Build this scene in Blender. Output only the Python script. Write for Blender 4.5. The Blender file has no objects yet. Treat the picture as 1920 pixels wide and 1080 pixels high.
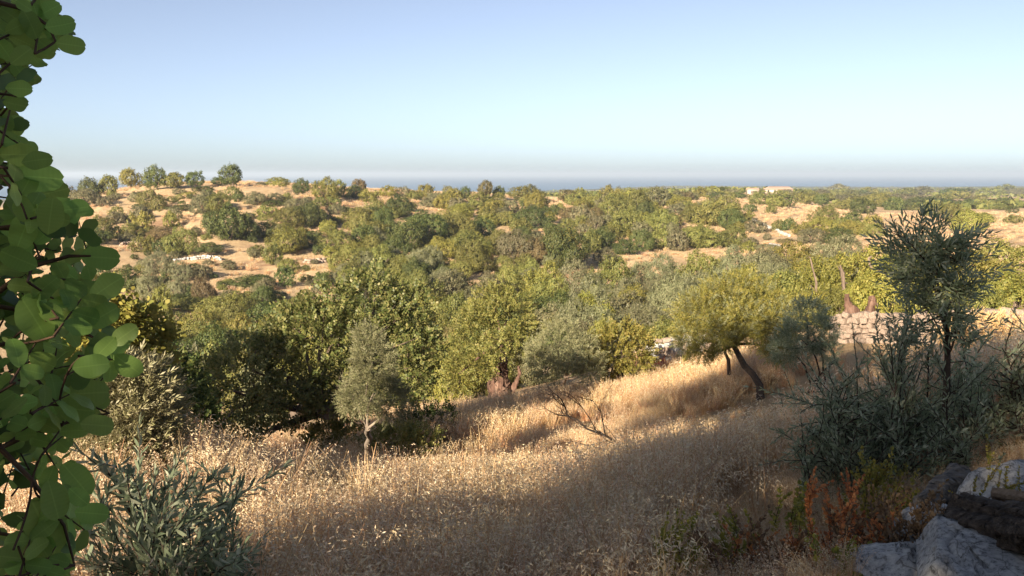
import bpy, math, random
import numpy as np
from mathutils import Vector, Matrix
rng = np.random.default_rng(11)
random.seed(5)
sc = bpy.context.scene
col = sc.collection
F = 1663.0
PITCH = math.radians(7.33)
# ------------------------------------------------------------------ camera
cam = bpy.data.cameras.new('camera'); camo = bpy.data.objects.new('camera', cam); col.objects.link(camo)
camo.location = (0, 0, 0); camo.rotation_euler = (math.pi/2 - PITCH, 0, 0)
cam.sensor_width = 36; cam.lens = 36*F/1920
cam.clip_start = 0.05; cam.clip_end = 200000
sc.camera = camo
# ------------------------------------------------------------------ light
SUN_AZ, SUN_EL = 30.0, 20.0             # the light travels towards this bearing (right of the view axis), sun height
az, el = math.radians(SUN_AZ), math.radians(SUN_EL)
SD = Vector((math.sin(az)*math.cos(el), math.cos(az)*math.cos(el), -math.sin(el)))
world = bpy.data.worlds.new('World'); sc.world = world; world.use_nodes = True
wn = world.node_tree.nodes; wl = world.node_tree.links
sky = wn.new('ShaderNodeTexSky'); sky.sky_type = 'NISHITA'; sky.sun_disc = False
sky.sun_elevation = el; sky.sun_rotation = az + math.pi
sky.altitude = 100; sky.air_density = 0.6; sky.dust_density = 0.80; sky.ozone_density = 2.5
hsw = wn.new('ShaderNodeHueSaturation'); hsw.inputs['Saturation'].default_value = .68; wl.new(sky.outputs[0], hsw.inputs['Color'])
wl.new(hsw.outputs[0], wn['Background'].inputs[0]); wn['Background'].inputs[1].default_value = 0.05
sl = bpy.data.lights.new('sun', 'SUN'); sl.energy = 5.0; sl.angle = math.radians(0.5); sl.color = (1.0, 0.84, 0.63)
slo = bpy.data.objects.new('sun', sl); col.objects.link(slo)
slo.rotation_euler = SD.to_track_quat('-Z', 'Y').to_euler()
sc.view_settings.view_transform = 'Standard'; sc.view_settings.look = 'None'
sc.view_settings.exposure = 1.76; sc.view_settings.gamma = 1.0; sc.view_settings.use_curve_mapping = False
sc.cycles.use_denoising = True
sc.cycles.max_bounces = 6; sc.cycles.diffuse_bounces = 3; sc.cycles.transmission_bounces = 4; sc.cycles.transparent_max_bounces = 8

# ------------------------------------------------------------------ picture geometry helpers
def ray(u, v):
    x = (u-960)/F; z = (540-v)/F
    return np.array([x, math.cos(PITCH)+z*math.sin(PITCH), z*math.cos(PITCH)-math.sin(PITCH)])
def P(u, v, d):
    """the point seen at (u, v), d metres away along the ground"""
    r = ray(u, v); return r*(d/math.hypot(r[0], r[1]))
def px(n, d): return n*d/F
# ------------------------------------------------------------------ terrain
CT = []
for u, v, d in [   # seen ground
    (400,1085,5.8),(700,1085,5.7),(960,1085,5.5),(1300,1085,5.0),(1600,1090,4.1),(1860,1090,3.3),
    (245,915,8.3),(170,930,8.2),(200,885,10.0),(90,960,8.0),(680,900,13.5),(430,885,16),(330,865,17),(540,815,21),(830,775,22.5),(940,738,26),(1150,715,27),(1240,675,32),(1300,678,30),
    (1425,745,18.5),(1200,860,11.5),(1000,915,10.6),(1500,735,17),(1600,665,20),(1570,618,25),(1880,612,24),(1700,640,22),(1900,760,8.5),(1750,860,6.2),(1450,900,8.2),
    (150,372,240),(300,354,225),(450,350,220),(560,354,222),(650,362,228),(760,365,235),(900,368,245),(1000,376,260),(1200,376,300),(1330,372,340),(1470,361,560),
    (300,392,200),(320,412,184),(480,462,150),(400,482,142),(480,492,138),(330,512,132),(460,547,116),(570,537,119),(430,517,129),(250,500,135),
    (640,402,190),(900,432,178),(820,387,218),(1190,492,146),(1090,503,138),(1280,397,255),(1300,428,215),(1420,442,200),(1500,402,270),(1430,412,235),
    (1600,402,330),(1880,407,320),(1770,425,260),(1450,465,170),(1600,378,600),(1880,376,650),(1750,362,1100),(1900,353,2300),(1500,354.5,1900),(1700,352,2400)]:
    p = P(u, v, d); CT.append(tuple(p))
CT += [(0,0,-1.65),(0,2.2,-1.95),(-1.5,1,-1.8),(1.6,1.5,-1.55),(2.4,3.4,-1.75),(4,4,-1.7),(-2.5,4.5,-2.5),
       (0,-3,-1.2),(0,-10,-0.2),(-8,-8,-0.2),(8,-8,0.3),(-5,0,-2.1),(6,0,-0.9),(0,-60,3),(-60,-30,1),(60,-30,3),(0,-600,5),(-600,-200,0),(600,-200,0),
       (-8,6,-3.3),(-10,11,-5),(-20,20,-8.2),(-40,40,-13),(-60,60,-15),(-150,100,-10),(-230,140,-5),(15,5,-1.5),(25,20,-3.6),(40,40,-5.2),
       (60,20,-3),(150,100,-9)]
def pol(u, d, z):
    r = ray(u, 540); k = d/math.hypot(r[0], r[1]); CT.append((r[0]*k, r[1]*k, z))
for t in [(300,40,-11.5),(600,40,-10.6),(900,40,-10.2),(1200,45,-9.2),(1500,40,-6.6),(1800,40,-6.0),(300,60,-14.5),(600,60,-14),(900,60,-13.2),(1200,62,-11.6),
          (1500,62,-8.8),(1800,60,-7.6),(300,85,-16),(650,85,-15.8),(1000,90,-15.3),(1300,90,-12.6),(1600,95,-10.4),(1850,100,-9.4),(1100,115,-15.0),(1450,125,-12.8),
          (1850,170,-12.6),(300,340,-6.5),(700,360,-8),(1000,400,-11),(300,700,-20),(800,800,-22),(300,1500,-36),(900,1500,-33),(1250,1200,-24),
          (1250,3400,-42),(1900,3600,-42),(300,3200,-42),(100,6000,-70),(960,6000,-70),(1900,6000,-70)]: pol(*t)
CT += [(-4000,0,-30),(4000,0,-20),(0,-4000,10),(-4000,-4000,0),(4000,-4000,0),(-6000,4000,-70),(6000,4000,-60)]
CT = np.array(CT)
def comp(xy):
    r = np.hypot(xy[:,0], xy[:,1])+1e-9
    return xy*(np.arcsinh(r/6.0)/r)[:,None]
EPS = 0.12
def _phi(A, B): return np.sqrt(((A[:,None,:]-B[None,:,:])**2).sum(2)+EPS**2)
_C = comp(CT[:,:2]); _n = len(_C)
_M = np.zeros((_n+3, _n+3)); _M[:_n,:_n] = _phi(_C,_C)-0.004*np.eye(_n)
_M[:_n,_n] = 1; _M[:_n,_n+1:] = _C; _M[_n:,:_n] = _M[:_n,_n:].T
_W = np.linalg.solve(_M, np.concatenate([CT[:,2], np.zeros(3)]))
def fbm(x, y, s, seed):
    g = np.random.default_rng(seed); out = 0*x
    for k in range(7):
        a = g.uniform(0, 6.28); f = s*g.uniform(.6, 2.2); ph = g.uniform(0, 6.28)
        out = out+np.sin((x*math.cos(a)+y*math.sin(a))*f+ph+1.3*np.sin((y*math.cos(a)-x*math.sin(a))*f*.7+ph*2))/7
    return out
def H(xy):
    xy = np.atleast_2d(np.asarray(xy, float)); out = np.empty(len(xy))
    for i in range(0, len(xy), 40000):
        s = xy[i:i+40000]; c = comp(s); out[i:i+40000] = _phi(c,_C)@_W[:_n]+_W[_n]+c@_W[_n+1:]
    x, y = xy[:,0], xy[:,1]; r = np.hypot(x, y)
    out += 0.05*fbm(x, y, 1.4, 3)*np.clip((r-3)/4, 0, 1)+0.35*fbm(x, y, .16, 4)*np.clip((r-60)/60, 0, 1)
    sm = lambda a, b: (lambda t: t*t*(3-2*t))(np.clip((r-a)/(b-a), 0, 1))
    out -= .42*sm(8, 14)*(1-sm(27, 36))*np.clip((y-.3*r)/2, 0, 1)*(1-np.clip((np.arctan2(x, y)-.40)/.12, 0, 1)*(1-sm(15, 19)))
    # old farming terraces on the hillside across the valley
    ter = np.clip((r-105)/15, 0, 1)*np.clip((238-r)/15, 0, 1)*np.clip((70-x)/40, 0, 1)*(y > 0)
    q = (out+0.5*fbm(x, y, .05, 9))/1.7; fr = q-np.floor(q); st = np.clip((fr-.62)/.25, 0, 1); st = st*st*(3-2*st)
    return out+ter*1.25*(st-fr)
def h(x, y): return float(H([[x, y]])[0])
_RS = np.exp(np.linspace(math.log(2.2), math.log(5000), 900))
def on_ground(u, v):
    """the first point of the ground seen at (u, v)"""
    r = ray(u, v); r = r/math.hypot(r[0], r[1])
    pts = _RS[:,None]*r[None,:]; dz = pts[:,2]-H(pts[:,:2])
    k = np.nonzero(dz <= 0)[0]
    if not len(k): return at_dist(u, float(np.interp(u, [0, 300, 650, 900, 1000, 1200, 1330, 1470, 1700], [230, 222, 226, 238, 255, 290, 330, 540, 1200])))
    k = k[0]
    if v < 380 and u < 1340:
        Dr = float(np.interp(u, [0, 300, 650, 900, 1000, 1200, 1340], [230, 222, 226, 238, 255, 290, 330]))
        if _RS[k] > 1.12*Dr: return at_dist(u, Dr)
    if k == 0: return pts[0]
    t = dz[k-1]/(dz[k-1]-dz[k]+1e-12); return pts[k-1]+(pts[k]-pts[k-1])*t
def at_dist(u, d):
    r = ray(u, 540); k = d/math.hypot(r[0], r[1]); x, y = r[0]*k, r[1]*k
    return np.array([x, y, h(x, y)])
def vpix(p):
    """picture row of a point"""
    f = p[1]*math.cos(PITCH)-p[2]*math.sin(PITCH); z = p[1]*math.sin(PITCH)+p[2]*math.cos(PITCH)
    return 540-F*z/f

# ------------------------------------------------------------------ objects
def link(o): col.objects.link(o); return o
def tag(o, label=None, cat=None, group=None, kind=None):
    if label: o['label'] = label
    if cat: o['category'] = cat
    if group: o['group'] = group
    if kind: o['kind'] = kind
    return o
def empty(name, loc, label, cat, group=None):
    o = bpy.data.objects.new(name, None); link(o); o.location = loc; o.empty_display_size = .2
    return tag(o, label, cat, group)
class MB:
    """collects faces of one mesh"""
    def __init__(s): s.v = []; s.f = []; s.m = []; s.n = 0
    def add(s, V, Fc, mat=0):
        if isinstance(Fc, list) and len({len(f) for f in Fc}) > 1:      # faces of mixed size
            for i, k in enumerate(sorted({len(f) for f in Fc})): s.add(V if i == 0 else np.zeros((0, 3)), np.array([f for f in Fc if len(f) == k])-(0 if i == 0 else len(V)), mat)
            return s
        V = np.asarray(V, float).reshape(-1, 3); Fc = np.asarray(Fc, int)
        s.v.append(V); s.f.append(Fc+s.n); s.m.append(np.full(len(Fc), mat)); s.n += len(V); return s
    def leaves(s, T, TF, pos, Rm, scl, mat=0):
        """stamps the leaf template T (k,3) with faces TF at every pos, turned by Rm (n,3,3) and scaled"""
        n = len(pos)
        if n == 0: return s
        scl = np.broadcast_to(np.asarray(scl, float), (n,))
        V = np.einsum('nij,kj->nki', Rm, T)*scl[:,None,None]+pos[:,None,:]
        k = len(T); Fc = (TF[None,:,:]+(np.arange(n)*k)[:,None,None]).reshape(-1, TF.shape[1])
        return s.add(V.reshape(-1, 3), Fc, mat)
    def mesh(s, name, mats, smooth=False):
        me = bpy.data.meshes.new(name)
        V = np.concatenate(s.v); me.vertices.add(len(V)); me.vertices.foreach_set('co', V.ravel())
        tot = np.concatenate([np.full(len(f), f.shape[1]) for f in s.f]); st = np.concatenate([[0], np.cumsum(tot)[:-1]])
        lv = np.concatenate([f.ravel() for f in s.f])
        me.loops.add(len(lv)); me.loops.foreach_set('vertex_index', lv.astype(np.int32))
        me.polygons.add(len(tot)); me.polygons.foreach_set('loop_start', st.astype(np.int32)); me.polygons.foreach_set('loop_total', tot.astype(np.int32))
        me.polygons.foreach_set('material_index', np.concatenate(s.m).astype(np.int32))
        if smooth: me.polygons.foreach_set('use_smooth', np.ones(len(tot), bool))
        for m in (mats if isinstance(mats, (list, tuple)) else [mats]): me.materials.append(m)
        me.update(calc_edges=True); me.validate()
        return me
    def obj(s, name, mats, parent=None, loc=None, smooth=False):
        """one mesh object; its points are given in world space and moved to the parent's (or loc's) frame"""
        base = np.array(parent.location if parent is not None and parent.parent is None else (loc if loc is not None else (0, 0, 0)), float)
        if parent is not None and parent.parent is not None: base = np.array(parent.parent.location, float)+np.array(parent.location, float)
        s.v = [v-base for v in s.v]
        o = bpy.data.objects.new(name, s.mesh(name, mats, smooth)); link(o)
        if parent is not None: o.parent = parent
        elif loc is not None: o.location = loc
        return o
def frames(d, roll=None, up=(0,0,1)):
    """rotation matrices whose x column is d (n,3); roll about it at random unless given"""
    d = d/np.linalg.norm(d, axis=1, keepdims=True); n = len(d)
    ref = np.where(np.abs(d[:,2:3]) > .95, np.array([[1.,0,0]]), np.array([list(up)], float))
    y = np.cross(ref, d); y /= np.linalg.norm(y, axis=1, keepdims=True); z = np.cross(d, y)
    a = rng.uniform(0, 6.283, n) if roll is None else np.broadcast_to(np.asarray(roll, float), (n,))
    c, s_ = np.cos(a)[:,None], np.sin(a)[:,None]
    return np.stack([d, y*c+z*s_, z*c-y*s_], axis=2)
def rdirs(n):
    v = rng.normal(size=(n, 3)); return v/np.linalg.norm(v, axis=1, keepdims=True)
def tube(mb, pts, rad, sides=6, mat=0, rough=0.0):
    pts = np.asarray(pts, float); n = len(pts); rad = np.broadcast_to(np.asarray(rad, float), (n,))
    t = np.gradient(pts, axis=0); t /= np.linalg.norm(t, axis=1, keepdims=True)+1e-9
    ref = np.array([0.3,0.9,0.1]); y = np.cross(t, ref); y /= np.linalg.norm(y, axis=1, keepdims=True)+1e-9; z = np.cross(t, y)
    a = np.linspace(0, 2*math.pi, sides, endpoint=False)
    rr = rad[:,None]*(1+rough*rng.normal(size=(n, sides)))
    V = pts[:,None,:]+rr[...,None]*(np.cos(a)[None,:,None]*y[:,None,:]+np.sin(a)[None,:,None]*z[:,None,:])
    i = np.arange(n-1)[:,None]*sides; j = np.arange(sides)[None,:]; j2 = (j+1) % sides
    Q = np.stack([i+j, i+j2, i+sides+j2, i+sides+j], axis=2).reshape(-1, 4)
    mb.add(V.reshape(-1, 3), Q, mat)
    mb.add(np.concatenate([V[-1], pts[-1:]]), [[k, (k+1) % sides, sides] for k in range(sides)], mat)
def gnarl(mb, pts, rad, seed=0, mat=0, ridge=.22, sides=18, n=22, lump=1.0):
    """a twisted, furrowed old trunk"""
    g = np.random.default_rng(seed); pts = np.asarray(pts, float); rad = np.asarray(rad, float); s = np.linspace(0, len(pts)-1, n); i = np.clip(s.astype(int), 0, len(pts)-2); f = (s-i)[:,None]
    q = pts[i]*(1-f)+pts[i+1]*f; r = rad[i]*(1-f[:,0])+rad[i+1]*f[:,0]; q = q+np.cumsum(g.normal(size=(n, 3)), 0)*r[:,None]*.05; r = r*(1+lump*(.16*np.sin(s*2.3+g.uniform(0, 6))+.10*g.normal(size=n)))
    t = np.gradient(q, axis=0); t /= np.linalg.norm(t, axis=1, keepdims=True); y = np.cross(t, (.3, .9, .1)); y /= np.linalg.norm(y, axis=1, keepdims=True); z = np.cross(t, y)
    a = np.linspace(0, 2*math.pi, sides, endpoint=False); A = a[None]+s[:,None]*.35*lump
    rr = r[:,None]*(1+ridge*(np.abs(np.sin(2.5*A+g.uniform(0, 6)))-.5)+ridge*.8*lump*np.sin(3*A+1.7*s[:,None])*np.sin(s[:,None]*1.9+a)+ridge*.5*g.normal(size=(1, sides))+(.02+.05*lump)*g.normal(size=(n, sides)))
    V = q[:,None,:]+rr[...,None]*(np.cos(a)[None,:,None]*y[:,None,:]+np.sin(a)[None,:,None]*z[:,None,:])
    i = np.arange(n-1)[:,None]*sides; j = np.arange(sides)[None,:]; j2 = (j+1) % sides
    mb.add(V.reshape(-1, 3), np.stack([i+j, i+j2, i+sides+j2, i+sides+j], axis=2).reshape(-1, 4), mat); mb.add(np.concatenate([V[-1], q[-1:]-t[-1:]*r[-1]*.5]), [[k, (k+1) % sides, sides] for k in range(sides)], mat)
def curve(a, b, bend=0.15, n=8, sag=None):
    a, b = np.asarray(a, float), np.asarray(b, float); L = np.linalg.norm(b-a); t = np.linspace(0, 1, n)[:,None]
    off = rdirs(1)[0]*L*bend if sag is None else np.asarray(sag, float)
    w = np.cumsum(rng.normal(size=(n, 3)), axis=0)*L*.012; w -= w[0]
    return a+(b-a)*t+off*(4*t*(1-t))+w*t
# ------------------------------------------------------------------ materials
def newmat(name):
    m = bpy.data.materials.new(name); m.use_nodes = True; nt = m.node_tree; nt.nodes.clear()
    return m, nt, nt.nodes.new('ShaderNodeOutputMaterial')
def N(nt, t, **k):
    n = nt.nodes.new(t)
    for a, b in k.items():
        if a.startswith('i_'): n.inputs[a[2:].replace('_', ' ')].default_value = b
        else: setattr(n, a, b)
    return n
def ramp(nt, stops, src=None):
    r = nt.nodes.new('ShaderNodeValToRGB'); e = r.color_ramp.elements
    while len(e) < len(stops): e.new(.5)
    for x, (p, c) in zip(e, stops): x.position = p; x.color = (*c, 1)
    if src is not None: nt.links.new(src, r.inputs[0])
    return r
def leafmat(name, cols, rough=.55, tr=.36, vr=(.78, 1.2), spec=.3):
    """leaf colours picked leaf by leaf, with a small shift from plant to plant"""
    m, nt, out = newmat(name); L = nt.links
    g = N(nt, 'ShaderNodeNewGeometry'); k = len(cols)
    r = ramp(nt, [(i/(k-1), c) for i, c in enumerate(cols)], g.outputs['Random Per Island'])
    oi = N(nt, 'ShaderNodeObjectInfo')
    hs = N(nt, 'ShaderNodeHueSaturation'); L.new(r.outputs[0], hs.inputs['Color'])
    mr = N(nt, 'ShaderNodeMapRange'); mr.inputs[3].default_value = .485; mr.inputs[4].default_value = .515; L.new(oi.outputs['Random'], mr.inputs[0]); L.new(mr.outputs[0], hs.inputs['Hue'])
    mu = N(nt, 'ShaderNodeMath', operation='MULTIPLY'); mu.inputs[1].default_value = 7.31; L.new(oi.outputs['Random'], mu.inputs[0])
    fr = N(nt, 'ShaderNodeMath', operation='FRACT'); L.new(mu.outputs[0], fr.inputs[0])
    mv = N(nt, 'ShaderNodeMapRange'); mv.inputs[3].default_value = vr[0]; mv.inputs[4].default_value = vr[1]; L.new(fr.outputs[0], mv.inputs[0]); L.new(mv.outputs[0], hs.inputs['Value'])
    p = N(nt, 'ShaderNodeBsdfPrincipled'); p.inputs['Roughness'].default_value = rough; p.inputs['Specular IOR Level'].default_value = spec
    L.new(hs.outputs[0], p.inputs['Base Color'])
    t = N(nt, 'ShaderNodeBsdfTranslucent'); h2 = N(nt, 'ShaderNodeHueSaturation'); h2.inputs['Hue'].default_value = .485; h2.inputs['Value'].default_value = 1.25
    L.new(hs.outputs[0], h2.inputs['Color']); L.new(h2.outputs[0], t.inputs[0])
    mx = N(nt, 'ShaderNodeMixShader'); mx.inputs[0].default_value = tr; L.new(p.outputs[0], mx.inputs[1]); L.new(t.outputs[0], mx.inputs[2])
    L.new(mx.outputs[0], out.inputs[0]); return m
def noisemat(name, stops, scale, detail=6, rough=.9, bump=.3, bscale=None, dist=.02, stretch=None, spec=.25):
    m, nt, out = newmat(name); L = nt.links
    tc = N(nt, 'ShaderNodeTexCoord'); src = tc.outputs['Object']
    if stretch:
        mp = N(nt, 'ShaderNodeMapping'); mp.inputs['Scale'].default_value = stretch; L.new(src, mp.inputs[0]); src = mp.outputs[0]
    n = N(nt, 'ShaderNodeTexNoise'); n.inputs['Scale'].default_value = scale; n.inputs['Detail'].default_value = detail; n.inputs['Roughness'].default_value = .65
    L.new(src, n.inputs['Vector'])
    r = ramp(nt, stops, n.outputs[0])
    p = N(nt, 'ShaderNodeBsdfPrincipled'); p.inputs['Roughness'].default_value = rough; p.inputs['Specular IOR Level'].default_value = spec
    L.new(r.outputs[0], p.inputs['Base Color'])
    n2 = N(nt, 'ShaderNodeTexNoise'); n2.inputs['Scale'].default_value = bscale or scale*3; n2.inputs['Detail'].default_value = 8; L.new(src, n2.inputs['Vector'])
    b = N(nt, 'ShaderNodeBump'); b.inputs['Strength'].default_value = bump; b.inputs['Distance'].default_value = dist; L.new(n2.outputs[0], b.inputs['Height']); L.new(b.outputs[0], p.inputs['Normal'])
    L.new(p.outputs[0], out.inputs[0]); return m
M = {}
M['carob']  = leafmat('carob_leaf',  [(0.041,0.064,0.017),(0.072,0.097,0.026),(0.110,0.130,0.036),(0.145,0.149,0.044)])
M['lentisk']= leafmat('lentisk_leaf',[(0.085,0.102,0.025),(0.152,0.163,0.041),(0.206,0.204,0.055),(0.248,0.223,0.068)])
M['carobnear'] = leafmat('sun_toned_carob_leaf', [(0.046,0.063,0.018),(0.086,0.102,0.030),(0.137,0.142,0.046),(0.200,0.182,0.070)], rough=.5, spec=.3)  # lighter copy of the carob leaf, sunlight put into its colours
M['yellow'] = leafmat('yellow_green_leaf', [(0.123,0.135,0.028),(0.185,0.185,0.040),(0.234,0.219,0.050),(0.265,0.228,0.057)])
M['olive']  = leafmat('olive_leaf',  [(0.124,0.136,0.065),(0.168,0.179,0.088),(0.214,0.214,0.114),(0.259,0.246,0.136)], rough=.5)
M['grey']   = leafmat('grey_green_leaf', [(0.108,0.112,0.053),(0.152,0.149,0.074),(0.190,0.177,0.091),(0.202,0.171,0.095)])
M['brown']  = leafmat('brown_green_leaf', [(0.103,0.085,0.036),(0.152,0.121,0.051),(0.194,0.147,0.068),(0.145,0.135,0.048)])
M['dkolive']= leafmat('dark_olive_leaf', [(0.111,0.142,0.081),(0.164,0.198,0.118),(0.221,0.248,0.162),(0.340,0.354,0.257)], rough=.5, tr=.5, spec=.3)
M['shadeolive']= leafmat('shade_lifted_olive_leaf', [(0.170,0.217,0.124),(0.251,0.303,0.181),(0.338,0.380,0.248),(0.520,0.541,0.393)], rough=.5, tr=.5, spec=.3)  # paler copy of the dark olive leaf, lifted to brighten plants in shade
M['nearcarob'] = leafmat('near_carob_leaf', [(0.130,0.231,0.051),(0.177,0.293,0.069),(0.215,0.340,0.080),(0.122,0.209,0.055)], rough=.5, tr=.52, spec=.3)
def midrib(m):
    nt = m.node_tree; L = nt.links; tc = N(nt, 'ShaderNodeTexCoord'); sx = N(nt, 'ShaderNodeSeparateXYZ'); L.new(tc.outputs['Object'], sx.inputs[0])
    ab = N(nt, 'ShaderNodeMath', operation='ABSOLUTE'); L.new(sx.outputs[1], ab.inputs[0])
    wv = N(nt, 'ShaderNodeTexWave'); wv.inputs['Scale'].default_value = 3.2; wv.inputs['Distortion'].default_value = 1.5; L.new(tc.outputs['Object'], wv.inputs[0])
    r = ramp(nt, [(.006, (1.22, 1.2, 1.22)), (.022, (1, 1, 1))], ab.outputs[0]); r2 = ramp(nt, [(0, (.975, .98, .97)), (1, (1.02, 1.015, 1.025))], wv.outputs[0])
    for p in [n for n in nt.nodes if n.type in ('BSDF_PRINCIPLED', 'BSDF_TRANSLUCENT')]:
        src = p.inputs[0].links[0].from_socket
        for rr in (r, r2):
            mx = N(nt, 'ShaderNodeMixRGB', blend_type='MULTIPLY'); mx.inputs[0].default_value = 1; L.new(src, mx.inputs[1]); L.new(rr.outputs[0], mx.inputs[2]); src = mx.outputs[0]
        L.new(src, p.inputs[0])
midrib(M['nearcarob'])
for n_ in M['nearcarob'].node_tree.nodes:
    if n_.type == 'HUE_SAT' and abs(n_.inputs['Value'].default_value-1.25) < 1e-4: n_.inputs['Value'].default_value = 1.55
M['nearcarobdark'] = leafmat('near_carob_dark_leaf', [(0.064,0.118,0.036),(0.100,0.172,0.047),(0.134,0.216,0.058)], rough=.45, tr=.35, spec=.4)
M['rust']   = leafmat('rust_leaf',   [(0.234,0.090,0.036),(0.432,0.172,0.058),(0.594,0.270,0.090),(0.324,0.162,0.072)], tr=.5)
M['drybrown'] = leafmat('dry_brown_leaf', [(0.112,0.068,0.039),(0.188,0.108,0.057),(0.255,0.158,0.087)], tr=.2)
M['sprig']  = leafmat('yellow_sprig_leaf', [(0.134,0.151,0.030),(0.218,0.218,0.041),(0.370,0.319,0.058),(0.168,0.168,0.043)], tr=.5)
M['straw']  = leafmat('straw', [(0.451,0.251,0.116),(0.592,0.412,0.218),(0.696,0.528,0.309),(0.515,0.297,0.136)], rough=.6, tr=.4, vr=(.62, 1.2))
M['oat']    = leafmat('oat_spikelet', [(0.587,0.465,0.294),(0.686,0.569,0.385),(0.771,0.662,0.478),(0.637,0.478,0.288)], rough=.5, tr=.4, vr=(.75, 1.15))
M['hillgrass'] = leafmat('hill_grass', [(.430,.310,.175),(.520,.400,.235),(.580,.470,.290),(.340,.280,.140)], rough=.8, tr=.2)
M['bark']   = noisemat('bark', [(.3,(.075,.055,.042)),(.55,(.150,.112,.085)),(.75,(.24,.185,.145))], 9, bump=.9, dist=.03, stretch=(1,1,.25))
M['redbark'] = noisemat('reddish_old_bark', [(.32,(.040,.022,.016)),(.5,(.115,.066,.048)),(.68,(.20,.130,.098)),(.8,(.27,.20,.16))], 7, bump=1, dist=.06, stretch=(1,1,.2))
M['silver'] = leafmat('sun_toned_olive_leaf', [(.150,.155,.070),(.210,.205,.100),(.270,.255,.140),(.330,.310,.190)], rough=.45, spec=.4)  # silvery olive leaf, lightened so its colours carry sun glints
M['blackbark'] = noisemat('dead_twig', [(.3,(.018,.013,.010)),(.7,(.045,.032,.024))], 14, bump=.5, dist=.006)
M['darkbark'] = noisemat('dark_bark', [(.3,(.030,.022,.017)),(.6,(.070,.050,.037)),(.8,(.12,.09,.07))], 14, bump=.7, dist=.01)
M['palebark'] = noisemat('pale_bark', [(.3,(.12,.095,.075)),(.6,(.23,.19,.15)),(.8,(.34,.29,.24))], 8, bump=.6, dist=.03, stretch=(1,1,.3))
M['stem']   = noisemat('brown_stem', [(.3,(.050,.030,.018)),(.7,(.115,.070,.042))], 30, bump=.3, dist=.004)
def rockmat():
    m, nt, out = newmat('grey_limestone'); L = nt.links; tc = N(nt, 'ShaderNodeTexCoord'); src = tc.outputs['Object']
    def noise(sc_, d=8, r_=.65):
        n = N(nt, 'ShaderNodeTexNoise'); n.inputs['Scale'].default_value = sc_; n.inputs['Detail'].default_value = d; n.inputs['Roughness'].default_value = r_; L.new(src, n.inputs['Vector']); return n.outputs[0]
    base = ramp(nt, [(.32,(.20,.195,.19)),(.48,(.35,.345,.34)),(.62,(.46,.45,.425)),(.75,(.56,.53,.48))], noise(6, 10, .75))
    spk = ramp(nt, [(.36,(.35,.34,.33)),(.48,(1,1,1)),(.66,(1.35,1.33,1.3))], noise(45, 6, .7))
    vo = N(nt, 'ShaderNodeTexVoronoi', feature='DISTANCE_TO_EDGE'); vo.inputs['Scale'].default_value = 2.6; wv = N(nt, 'ShaderNodeVectorMath', operation='ADD'); nn = N(nt, 'ShaderNodeTexNoise'); nn.inputs['Scale'].default_value = 4; L.new(src, nn.inputs['Vector']); L.new(src, wv.inputs[0]); L.new(nn.outputs[1], wv.inputs[1]); L.new(wv.outputs[0], vo.inputs['Vector'])
    crk = ramp(nt, [(0,(.45,.42,.40)),(.018,(1,1,1))], vo.outputs['Distance'])
    lich = ramp(nt, [(.62,(0,0,0)),(.68,(.5,.5,.5))], noise(11, 5))
    a = N(nt, 'ShaderNodeMixRGB', blend_type='MULTIPLY'); a.inputs[0].default_value = 1; L.new(base.outputs[0], a.inputs[1]); L.new(spk.outputs[0], a.inputs[2])
    b = N(nt, 'ShaderNodeMixRGB', blend_type='MULTIPLY'); b.inputs[0].default_value = 1; L.new(a.outputs[0], b.inputs[1]); L.new(crk.outputs[0], b.inputs[2])
    c = N(nt, 'ShaderNodeMixRGB'); L.new(lich.outputs[0], c.inputs[0]); L.new(b.outputs[0], c.inputs[1]); c.inputs[2].default_value = (.15,.105,.06,1)
    p = N(nt, 'ShaderNodeBsdfPrincipled'); p.inputs['Roughness'].default_value = .9; p.inputs['Specular IOR Level'].default_value = .2; L.new(c.outputs[0], p.inputs['Base Color'])
    bp = N(nt, 'ShaderNodeBump'); bp.inputs['Strength'].default_value = 1; bp.inputs['Distance'].default_value = .02; L.new(noise(22, 10, .75), bp.inputs['Height']); L.new(bp.outputs[0], p.inputs['Normal']); L.new(p.outputs[0], out.inputs[0]); return m
M['rock']   = rockmat()
M['warmrock'] = noisemat('warm_limestone', [(.28,(.12,.085,.065)),(.45,(.25,.19,.15)),(.65,(.36,.29,.24)),(.8,(.44,.38,.33))], 3, detail=9, bump=.8, dist=.05)
M['wood']   = noisemat('weathered_wood', [(.3,(.030,.023,.018)),(.5,(.070,.054,.042)),(.75,(.15,.12,.095))], 6, bump=1.0, dist=.02, stretch=(.7,7,7))
M['palewood'] = noisemat('pale_wood', [(.3,(.13,.09,.06)),(.7,(.26,.19,.13))], 6, bump=.8, dist=.01, stretch=(.7,7,7))
M['greywood'] = noisemat('grey_wood', [(.3,(.08,.07,.062)),(.7,(.22,.20,.175))], 6, bump=1, dist=.02, stretch=(1,5,5))
M['plaster'] = noisemat('warm_plaster', [(0.216,(0.346,0.259,0.202)),(0.504,(0.432,0.338,0.274))], .8, bump=.05)
M['rooftile'] = noisemat('pale_roof_tile', [(0.255,(0.357,0.230,0.170)),(0.595,(0.468,0.323,0.246))], 2, bump=.2)
M['glassdark'] = noisemat('dark_window', [(.3,(.03,.035,.04)),(.7,(.05,.055,.06))], 1, rough=.15, bump=0)
M['shutter'] = noisemat('faded_shutter', [(.3,(.10,.08,.06)),(.7,(.16,.13,.10))], 1, bump=0)
M['car']    = noisemat('pale_car_paint', [(.3,(.60,.64,.70)),(.7,(.66,.70,.76))], 1, rough=.25, bump=0, spec=.5)
M['tyre']   = noisemat('tyre', [(.3,(.02,.02,.02)),(.7,(.04,.04,.04))], 8, bump=.1)
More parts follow.
